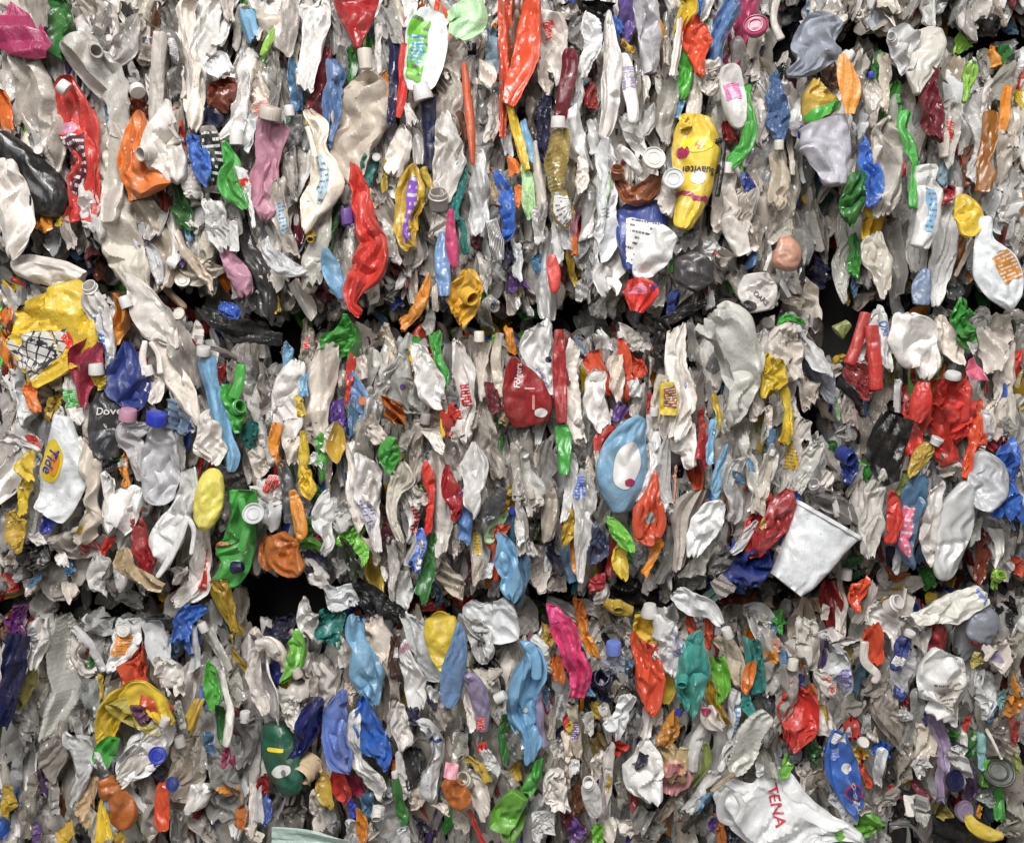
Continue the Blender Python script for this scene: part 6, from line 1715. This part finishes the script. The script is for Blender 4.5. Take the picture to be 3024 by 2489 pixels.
def sprout(it):
    """some plain bottles still carry their screw neck or cap"""
    rg = random.Random(it['i'] * 31 + 1)
    if it['kind'] not in ('bo', 'ju') or it['extra'] or len(it['P']) < 2: return
    if it['i'] % 4 == 1 and it['col'][0] in 'WQTGISACNRYBL' and it['i'] % 10 not in (2, 5, 8):
        u = rg.uniform(.15, .45); v = rg.uniform(-.8, .1)
        c = rg.choice(['B4', 'B', 'R2', 'R', 'N2', 'A', 'Y2', 'P', 'G2', 'K2', 'W2', 'B6', 'O3', 'Z', 'Z', 'S5', 'M2'] if it['col'][0] in 'WQTGIS' else ['W', 'W2', 'Z', 'W3', 'K2'])
        it['extra'].append(('p', [c, u, u + rg.uniform(.2, .45), v, min(.95, v + rg.uniform(.7, 1.5))]))
        return
    if it['i'] % 6: return
    (ax, ay, aw), (bx, by, bw) = it['P'][0], it['P'][1]
    L = math.hypot(bx - ax, by - ay) or 1
    dx, dy = (ax - bx) / L, (ay - by) / L
    r = min(30, max(18, aw * .8)); t = lambda v, o: (v - o) / TU
    it['extra'].append(('c', [rg.choice(['W', it['col'], it['col'], 'W3', 'B8' if it['i'] % 4 == 0 else it['col']]), t(ax + dx * r * .75, it['ox']), t(ay + dy * r * .75, it['oy']), r / TU, t(ax - dx * r * .2, it['ox']), t(ay - dy * r * .2, it['oy']), r / TU * 1.02]))

def form(it):
    k = it['kind']; S = it['S']; seed = it['i'] * 13 + 5
    f = it['f']; wm = max(p[2] for p in S)
    kw = dict(fold=1.2 if f is None else f * 1.12)
    if k == 'ha': kw = dict(fold=.25 if wm < .05 else .8, p=2, depth=wm * .5, tilt=0)
    elif k == 'sh': kw.update(thin=True, p=2.2, depth=.0022, ends=(0, 0), fold=(1. if f is None else f) * 1.1)
    elif k == 'st': kw.update(p=1.7, depth=max(.006, .7 * wm), fold=.6 if f is None else f)
    elif k == 'tb': kw.update(p=2, depth=wm * .42, fold=.5 if f is None else f)
    elif k == 'cu': kw.update(p=4.5, depth=.06, fold=.3, ends=(0, 0), tilt=0, wide=1.)
    elif k == 'ba': kw.update(p=2.3, fold=(1. if f is None else f) * 1.25)
    elif f is not None and f < .7: kw.update(p=2.2)
    kw['rings'] = 'r' in it['flags']
    if not it['label'] or it.get('done'): kw['wide'] = 1.36; kw['scrap'] = k in ('bo', 'ju', 'sh')
    kw['capped'] = any(e[0] in 'cn' for e in it['extra'])
    if k == 'bo' and (not it['label'] or it.get('done')) and not it['extra'] and it['i'] % 10 in (2, 5, 8):
        kw.update(thin=True, panel=True, p=2.2, depth=.0016, ends=(0, .02), fold=.8)
    if k == 'tu': kw['ends'] = (.02, .02)
    if k == 'ba': kw['wide'] = 1.1; kw['bag'] = True
    return Form(S, it['yf'], seed, **kw)

def shape(it, fine=True):
    """body mesh of a piece in world coordinates"""
    k = it['kind']
    if k in ('ca', 'li'):
        a, b, w = it['S'][0]; r = w / 2; rg = random.Random(it['i'])
        ax = Vector((rg.uniform(-.35, .35), -1, rg.uniform(-.1, .5))).normalized()
        h = r * (.9 if k == 'ca' else .55)
        p0 = Vector((a, it['yf'] + h, b))
        if k == 'ca':
            prof = [(r * .96, 0), (r, h * .1), (r, h * .8), (r * .9, h), (r * .8, h), (r * .74, h * .93), (r * .1, h * .93)]
            return lathe(p0, ax, prof, 40, .94, .03, it['i'])
        prof = [(r * .8, -h * .3), (r * .98, h * .5), (r, h * .8), (r * .94, h), (r * .86, h * .98), (r * .82, h * .78), (r * .62, h * .76), (r * .58, h * .9), (r * .5, h * .92), (r * .46, h * .78), (r * .1, h * .74)]
        V, F = lathe(p0, ax, prof, 48, rg.uniform(.82, .98), 0, it['i'])
        q = V - V.mean(0)
        V[:, 1] += .10 * r * np.sin(q[:, 0] / r * 2.1 + it['i']) + .08 * r * np.sin(q[:, 2] / r * 2.7 + it['i'] * 2)
        return V, F
    fm = it['form'] = form(it)
    return fm.mesh(.0042 if fine else .0058, 96 if fine else 40, 72 if fine else 28, 16 if fine else 12, 22 if fine else 14)

def matkey(it):
    c = it['col']
    if c[0] == 'C' or c in ('R4', 'W5'): return 'clear'
    if not (it['label'] and not it.get('done')) and c in ('T', 'Q', 'G', 'S2', 'S6', 'S3') and it['i'] % 5 < (4 if c in 'TQ' else 2): return 'milky'
    if it['kind'] == 'ba' and c[0] == 'W': return 'bag'
    if it['kind'] in ('ba', 'sh'): return 'film'
    if it['kind'] in ('ca', 'li'): return 'cap'
    if c in ('K', 'B7', 'D', 'D2', 'V', 'U', 'V4', 'R3') or it['i'] % 7 == 0: return 'gloss'
    return 'plastic'

def tpos(it, x, y, yy):
    return wx(it['ox'] + x * TU, yy), wz(it['oy'] + y * TU, yy)

class Caster:
    def __init__(s, V, F): s.t = BVHTree.FromPolygons([tuple(v) for v in V], F); s.f = float(np.asarray(V)[:, 1].min())
    def hit(s, x, z):
        h = s.t.ray_cast(Vector((x, -2, z)), Vector((0, 1, 0)))
        return h[0].y if h[0] is not None else None

def decal(it, caster, x, y, w, h, rot):
    yf = it['yf']; X, Z = tpos(it, x, y, yf)
    sx, sz = w * TU * PX / 2, h * TU * PX / 2
    ca, sa = math.cos(R_(rot)), math.sin(R_(rot))
    rings, seg = 6, 32
    square = min(w, h) / max(w, h) < .45
    V = []; last = caster.hit(X, Z) or caster.f
    V.append((X, last - .0022, Z))
    for r in range(1, rings + 1):
        for i in range(seg):
            a = 2 * math.pi * i / seg
            c_, s_ = math.cos(a), math.sin(a)
            if square:
                c_ = math.copysign(abs(c_) ** .35, c_); s_ = math.copysign(abs(s_) ** .35, s_)
            k = r / rings * (1 + .03 * math.sin(5 * a + it['i']))
            yy = None
            for _ in range(12):
                lx, lz = sx * k * c_, sz * k * s_
                px, pz = X + lx * ca - lz * sa, Z + lx * sa + lz * ca
                yy = caster.hit(px, pz)
                if yy is not None: break
                k *= .88
            if yy is None: yy, px, pz = last, X, Z
            V.append((px, yy - .0022, pz))
    F = [(0, 1 + (i + 1) % seg, 1 + i) for i in range(seg)]
    for r in range(rings - 1):
        for i in range(seg):
            a = 1 + r * seg + i; b = 1 + r * seg + (i + 1) % seg
            F.append((a, b, b + seg, a + seg))
    return np.array(V), F

def lettering(it, caster, text, x, y, size, rot):
    cu = bpy.data.curves.new('lettering', 'FONT')
    cu.body = text; cu.size = size * TU * PX * 1.3; cu.align_x = 'CENTER'; cu.align_y = 'CENTER'; cu.extrude = 0
    cu.offset = cu.size * .012
    ob = bpy.data.objects.new('lettering', cu); COL.objects.link(ob)
    dg = bpy.context.evaluated_depsgraph_get()
    me = bpy.data.meshes.new_from_object(ob.evaluated_get(dg))
    bpy.data.objects.remove(ob)
    bm = bmesh.new(); bm.from_mesh(me); bpy.data.meshes.remove(me)
    bmesh.ops.triangulate(bm, faces=bm.faces[:])
    for _ in range(2):
        ed = [e for e in bm.edges if e.calc_length() > .006]
        if ed: bmesh.ops.subdivide_edges(bm, edges=ed, cuts=1); bmesh.ops.triangulate(bm, faces=bm.faces[:])
    X, Z = tpos(it, x, y, it['yf']); ca, sa = math.cos(R_(rot)), math.sin(R_(rot))
    V = []; last = caster.f
    for v in bm.verts:
        px, pz = X + v.co.x * ca - v.co.y * sa, Z + v.co.x * sa + v.co.y * ca
        yy = caster.hit(px, pz)
        if yy is None: yy = last
        last = yy
        V.append((px, yy - .0042, pz))
    bm.verts.index_update()
    F = [tuple(v.index for v in f.verts) for f in bm.faces]
    bm.free()
    return np.array(V), F

def neck_geo(it, a):
    x, y, w, x2, y2 = map(float, a)
    yf = it['yf']; X, Z = tpos(it, x, y, yf - .01)
    r = w * TU * PX / 2
    d = Vector((x2 - x, 0, -(y2 - y)))
    if d.length > 0: d.normalize()
    ax = (d * .75 + Vector((0, -1, 0))).normalized()
    h = r * 1.5
    p0 = Vector((X, yf - .012, Z)) - ax * h
    prof = [(r * 1.02, -h * .4), (r * .98, h * .45), (r * 1.1, h * .5), (r * 1.1, h * .62), (r * .96, h * .66), (r * .96, h * .95), (r * .92, h), (r * .82, h), (r * .78, h * .9), (r * .74, -h * .2), (r * .05, -h * .3)]
    return lathe(p0, ax, prof, 32, .84, 0, it['i'])

def cap_geo(it, a):
    x1, y1, w1, x2, y2, w2 = map(float, a)
    yf = it['yf']; ra, rb = w1 * TU * PX / 2, w2 * TU * PX / 2
    yc = yf + max(ra, rb) * .35
    A = Vector((tpos(it, x1, y1, yc)[0], yc - ra * .35, tpos(it, x1, y1, yc)[1])); B = Vector((tpos(it, x2, y2, yc)[0], yc, tpos(it, x2, y2, yc)[1]))
    ax = A - B; h = ax.length
    prof = [(rb * .97, -h * .05), (rb, h * .05), (rb * .99, h * .16), (rb * 1.0, h * .2), (ra, h * .86), (ra * .93, h), (ra * .8, h * 1.02), (ra * .1, h * 1.0)]
    return lathe(B, ax, prof, 44, .95, .035, it['i'])

# ------------------------------------------------------------------ labels for pieces the catalogue leaves unnamed
PREP = (' beside ', ' in the ', ' at the ', ' near ', ' under ', ' below ', ' above ', ' between ', ' hanging ', ' standing ', ' lying ',
        ' left of ', ' right of ', ' slanting', ' behind ', ' leaning', ' running', ' trapped', ' jutting', ' just ', ' pointing', ' over ', ' out of', ' next to ', ' along ',
        ' stretched', ' pressed', ' bulging', ' trailing', ' wedged', ' overlapping', ' on the ', ' down ', ' facing', ' poking', ' squeezed', ' to the ', ' tilted', ' bent over', ' from ', ' for ', ' across ', ' squashed to', ' squashed under', ' inside', ' of the ', ' pushed', ' beneath', ' curving', ' curled', ' crushed open', ' laid', ' surrounding', ' printed with')
def core(lab):
    cut = len(lab)
    for p in PREP:
        k = lab.find(p)
        if k > 6: cut = min(cut, k)
    return lab[:cut].strip(' ,')
def autolabels(todo):
    marks = [it for it in ITEMS if it['label']]
    cores = {}
    for m in marks: cores.setdefault(core(m['label']), []).append(m)
    marks = [m for m in marks if len(cores[core(m['label'])]) == 1 and len(core(m['label']).split()) <= 9 and PAL[m['col']] is not None]
    used = set(m['label'] for m in ITEMS if m['label'])
    def box(it):
        xs = [p[0] for p in it['P']]; ys = [p[1] for p in it['P']]; w = max(p[2] for p in it['P']) / 2
        return min(xs) - w * .6, max(xs) + w * .6, min(ys) - w * .3, max(ys) + w * .3
    def rel(it, m):
        a, b = box(it), box(m)
        dx = max(b[0] - a[1], a[0] - b[1], 0); dy = max(b[2] - a[3], a[2] - b[3], 0)
        vx, vy = it['cx'] - m['cx'], it['cy'] - m['cy']
        sx, sy = max(20, (b[1] - b[0]) / 2), max(20, (b[3] - b[2]) / 2)
        if abs(vx) / sx > abs(vy) / sy: d = 'right of' if vx > 0 else 'left of'
        else: d = 'below' if vy > 0 else 'above'
        return math.hypot(dx, dy) + .15 * math.hypot(vx, vy), d
    for it in todo:
        if it['label']: continue
        P = it['P']; L = sum(math.hypot(q[0] - p[0], q[1] - p[1]) for p, q in zip(P, P[1:])); W = max(p[2] for p in P)
        asp = L / max(W, 1)
        sz = 'slender' if asp > 5.5 else 'narrow' if asp > 3.2 else 'broad' if W > 90 else 'short' if L < 75 else 'crumpled'
        noun = {'bo': 'bottle', 'ju': 'jug', 'tu': 'tub', 'sh': 'plastic sheet', 'st': 'plastic strip', 'tb': 'tube', 'ca': 'cap', 'li': 'lid', 'ba': 'plastic film', 'ha': 'plastic handle', 'cu': 'tub'}[it['kind']]
        if it['kind'] in ('ca', 'li', 'ha', 'tb', 'st'): sz = ''
        it['short'] = (sz + ' ' + WORDS[it['col']] + ' ' + noun).strip()
        it['noun'] = WORDS[it['col']].split()[-1] + noun
    for it in todo:
        if it['label']: continue
        c = sorted(((*rel(it, m), m) for m in marks), key=lambda t: t[0])
        done = None
        for words in ('just {} the {}', '{} the {}'):
            for dd, d, m in c[:14]:
                same = [o for o in todo if o is not it and not o.get('done') and o.get('noun') == it['noun'] and rel(o, m)[1] == d and rel(o, m)[0] < dd]
                s = it['short'] + ' ' + words.format(d, core(m['label']))
                if (same and words[0] == 'j') or s in used or len(s.split()) > 16: continue
                done = s; break
            if done: break
        if not done:
            d1 = c[0]; d2 = [q for q in c if q[2] is not d1[2]][0]
            done = ' '.join((it['short'] + ' between the ' + core(d1[2]['label']) + ' and the ' + core(d2[2]['label'])).split()[:16])
        used.add(done); it['label'] = done; it['done'] = 1
# ------------------------------------------------------------------ the setting: shade-coloured backing behind the bales, floor below
def slab(name, boxes, col, rough):
    bm = bmesh.new()
    for (x0, x1, y0, y1, z0, z1) in boxes:
        r = bmesh.ops.create_cube(bm, size=1)
        for v in r['verts']:
            v.co = Vector(((x0 + x1) / 2 + v.co.x * (x1 - x0), (y0 + y1) / 2 + v.co.y * (y1 - y0), (z0 + z1) / 2 + v.co.z * (z1 - z0)))
    me = bpy.data.meshes.new(name); bm.to_mesh(me); bm.free()
    m = bpy.data.materials.new(name + '_material'); m.use_nodes = True
    nt = m.node_tree; b = nt.nodes['Principled BSDF']; b.inputs['Roughness'].default_value = rough
    n = nt.nodes.new('ShaderNodeTexNoise'); n.inputs['Scale'].default_value = 14; n.inputs['Detail'].default_value = 6
    cr = nt.nodes.new('ShaderNodeValToRGB')
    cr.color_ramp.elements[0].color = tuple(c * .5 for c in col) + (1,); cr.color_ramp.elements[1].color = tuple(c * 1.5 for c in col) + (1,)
    nt.links.new(n.outputs['Fac'], cr.inputs['Fac']); nt.links.new(cr.outputs[0], b.inputs['Base Color'])
    me.materials.append(m)
    o = bpy.data.objects.new(name, me); COL.objects.link(o); o['kind'] = 'structure'
    return o
slab('gap_shade_backing', [(-2.1, 2.1, .36, .9, -1.55, 1.7)], (.012, .011, .010), .9)  # near-black colour stands in for the shade deep in the gaps
slab('floor', [(-4, 4, -5, .36, -1.75, -1.62)], (.18, .17, .16), .8)

# ------------------------------------------------------------------ every piece that can be told apart
for it in ITEMS: geom(it)
tops = [it for it in ITEMS if it['parent'] is None]
def rank(it):
    return VIS.get(it['i'], 0) if VIS else sum(p[2] for p in it['P'])
keep = [it for it in tops if it['label'] and (not VIS or VIS.get(it['i'], 0) >= 40)]
rest = sorted([it for it in tops if it not in keep], key=rank, reverse=True)
quota = {}
for it in keep: quota[NAMES[it['kind']]] = quota.get(NAMES[it['kind']], 0) + 1
minor = []
for it in rest:
    n = NAMES[it['kind']]
    if quota.get(n, 0) < 298 and (not VIS or rank(it) >= 45):
        quota[n] = quota.get(n, 0) + 1; keep.append(it)
    else: minor.append(it)
keep.sort(key=lambda t: t['i'])
autolabels(keep)
GROUPS = dict(bo='crushed bottles pressed into the bales', ju='crushed jugs pressed into the bales', tu='crushed tubs in the bales', cu='crushed tubs in the bales',
              sh='plastic sheets in the bales', st='plastic strips in the bales', tb='plastic tubes in the bales', ca='loose caps in the bales',
              li='loose lids in the bales', ba='plastic bags and films in the bales', ha='loose plastic handles in the bales')
for it in keep:
    if it.get('done'): sprout(it)
    V, F = shape(it)
    V = np.asarray(V)
    org = np.array([V[:, 0].mean(), V[:, 1].mean(), V[:, 2].min()])
    parts = bool(it['extra'] or it['kids'] or it['kind'] == 'cu')
    name = NAMES[it['kind']]
    mk = MAT[matkey(it)]
    if parts:
        root = bpy.data.objects.new(name, None); root.location = org; root.empty_display_size = .02
        COL.objects.link(root)
        link_mesh('body', V, F, mk, it['rgb'], org, root)
    else:
        root = link_mesh(name, V, F, mk, it['rgb'], org)
    root['label'] = it['label']; root['category'] = CATS[it['kind']]; root['group'] = GROUPS[it['kind']]
    it['obj'] = root
    if it['kind'] == 'cu':
        fm = it['form']
        UU = []; th = np.linspace(0, 2 * math.pi, 60, endpoint=False)
        rows = [(-.001, .001), (0.0, .006), (.045, .0065), (.05, .0005)]
        VV = np.vstack([fm.eval(np.full(60, u), th, off) for u, off in rows])
        FF = [(r * 60 + i, r * 60 + (i + 1) % 60, (r + 1) * 60 + (i + 1) % 60, (r + 1) * 60 + i) for r in range(3) for i in range(60)]
        link_mesh('rim', VV, FF, mk, it['rgb'], org, root)
    if it['extra']:
        cast = None
        for t, a in it['extra']:
            if t in 'qest' and cast is None: cast = Caster(V, F)
            if t == 'p':
                v, f, uv = it['form'].patch(*map(float, a[1:5]))
                link_mesh('label', v, f, MAT.get(a[0], MAT['label']), PAL[a[0]], org, root, uv=uv)
            elif t == 'b':
                v, f, uv = it['form'].patch(float(a[1]), float(a[2]), -1, 1)
                link_mesh('band', v, f, MAT['print'], PAL[a[0]], org, root, uv=uv)
            elif t == 'c':
                v, f = cap_geo(it, a[1:]); link_mesh('cap', v, f, MAT['cap'], PAL[a[0]], org, root, sharp=35)
            elif t == 'n':
                v, f = neck_geo(it, a); link_mesh('neck', v, f, mk, it['rgb'], org, root, sharp=45)
            elif t in 'qes':
                q = list(map(float, a[1:])) + [0]
                v, f = decal(it, cast, *q[:5]); link_mesh('label', v, f, MAT['print'], PAL[a[0]], org, root)
                # later prints sit on top of earlier ones
                cast = Caster(np.vstack([np.asarray(cast_v) for cast_v in (V, v)]), F + [tuple(i + len(V) for i in g) for g in f]) if t != 't' else cast
            elif t == 't':
                v, f = lettering(it, cast, a[0], *map(float, a[1:5])); link_mesh('lettering', v, f, MAT['print'], PAL[a[5]], org, root)
    for k in it['kids']:
        h = ITEMS[k]; v, f = shape(h)
        link_mesh('rim' if it['kind'] == 'tu' else 'handle', v, f, mk, h['rgb'], org, root)

# ------------------------------------------------------------------ the mass of small pieces behind and between: one object
SV, SF, SCOL = [], [], []; nv_tot = 0
SMI = []
def add_stuff(V, F, rgb, mi=0):
    global nv_tot
    SMI.extend([mi] * len(F))
    SV.append(np.asarray(V)); SF.extend([tuple(i + nv_tot for i in f) for f in F]); SCOL.append(np.tile(np.array([*rgb, 1.]), (len(V), 1))); nv_tot += len(V)
for it in minor:
    if VIS and VIS.get(it['i'], 0) < 3: continue
    V, F = shape(it, fine=False); add_stuff(V, F, it['rgb'], 1 if matkey(it) in ('clear', 'milky') else 0)
rnd = random.Random(11)
BAG = ['W'] * 50 + ['W2'] * 12 + ['Q'] * 22 + ['T'] * 14 + ['I'] * 7 + ['G'] * 5 + ['W3'] * 6 + ['S3'] * 4 + ['K2'] * 8 + ['K'] * 7 + ['R', 'R2', 'R3', 'U', 'U2', 'O3', 'O4', 'Y', 'Y2', 'Y2', 'N', 'N2', 'L2', 'B', 'B4', 'A', 'A2', 'D', 'D', 'E', 'P', 'V', 'V2', 'M2', 'R', 'Y', 'L5', 'B10', 'A', 'R3']
def inhole(x, y):
    return any(a and ((x - cx) / (a * 1.2)) ** 2 + ((y - cy) / (b + 45)) ** 2 < 1 for cx, cy, a, b in HOLES)
seed = 50000
for layer, (step, zf, l0, l1, w0, w1) in enumerate(((58, .10, 130, 220, 40, 80), (46, .055, 120, 230, 22, 52), (46, .016, 110, 230, 16, 46), (74, .004, 140, 260, 34, 78))):
    gy = -330.
    while gy < 2800:
        gx = -430.
        while gx < 3450:
            x = gx + rnd.uniform(-.5, .5) * step; y = gy + rnd.uniform(-.5, .5) * step
            gx += step if -60 < gx < 3080 else step * 1.5
            if inhole(x, y): continue
            sd = seam_dist(x, y)
            if seam_dist(x, y, True) < (44 if layer >= 2 else 26): continue
            if layer == 2 and rnd.random() < .08: continue
            if layer == 3 and sd < 75: continue
            L = rnd.uniform(l0, l1); W = rnd.uniform(w0, w1)
            ang = rnd.gauss(0, .17 if sd > 60 else .5); dx, dy = math.sin(ang), math.cos(ang)
            if sd < 90 and sd > 1: L *= .7
            if layer:
                if min(seam_dist(x - dx * L / 2, y - dy * L / 2, True), seam_dist(x + dx * L / 2, y + dy * L / 2, True)) < 30: L *= .45
            k = rnd.uniform(-.1, .1) * L
            pts = [(x - dx * L / 2, y - dy * L / 2, W * rnd.uniform(.25, .9)), (x - dx * L * .2 + dy * k, y - dy * L * .2 - dx * k, W), (x + dx * L * .2 + dy * k, y + dy * L * .2 - dx * k, W * rnd.uniform(.7, 1)), (x + dx * L / 2, y + dy * L / 2, W * rnd.uniform(.15, .8))]
            yf = zf + recess(x, y) + rnd.uniform(-.012, .02)
            seed += 1
            pan = layer > 0 and rnd.random() < .34
            fm = Form([(wx(a, yf), wz(b, yf), w * PX) for a, b, w in pts], yf, seed, fold=rnd.uniform(.6, 1.3), depth=.0016 if pan else rnd.uniform(.012, .03) if layer else .03, thin=pan, panel=pan, ends=(0, .02) if pan else None, scrap=True)
            V, F = fm.mesh(.009, 20, 18, 8, 12) if layer < 3 else fm.mesh(.0055, 44, 30, 12, 16)
            c = PAL[rnd.choice(BAG if layer < 3 else BAG[:116])]; m = rnd.uniform(.62, 1.2); t = rnd.uniform(-.04, .06)
            add_stuff(V, F, [max(.003, v * m * (1 + t * s)) for v, s in zip(c, (1, 0, -1))], 1 if rnd.random() < .3 else 0)
        gy += step * 1.25
me = bpy.data.meshes.new('crushed_plastic_scraps')
AV = np.vstack(SV)
me.from_pydata(AV.tolist(), [], SF)
me.polygons.foreach_set('use_smooth', [True] * len(me.polygons))
me.set_sharp_from_angle(angle=R_(30))
at = me.attributes.new('col', 'FLOAT_COLOR', 'POINT'); at.data.foreach_set('color', np.vstack(SCOL).ravel())
me.materials.append(MAT['stuff']); me.materials.append(MAT['stuff_clear'])
me.polygons.foreach_set('material_index', SMI)
so = bpy.data.objects.new('crushed_plastic_scraps', me); COL.objects.link(so)
so['kind'] = 'stuff'; so['label'] = 'mass of small crushed plastic scraps packed behind the larger bottles'; so['category'] = 'plastic scraps'
print('individuals', len(keep), 'minor', len(minor), 'stuff verts', len(AV), 'total mesh verts', sum(len(m.vertices) for m in bpy.data.meshes))
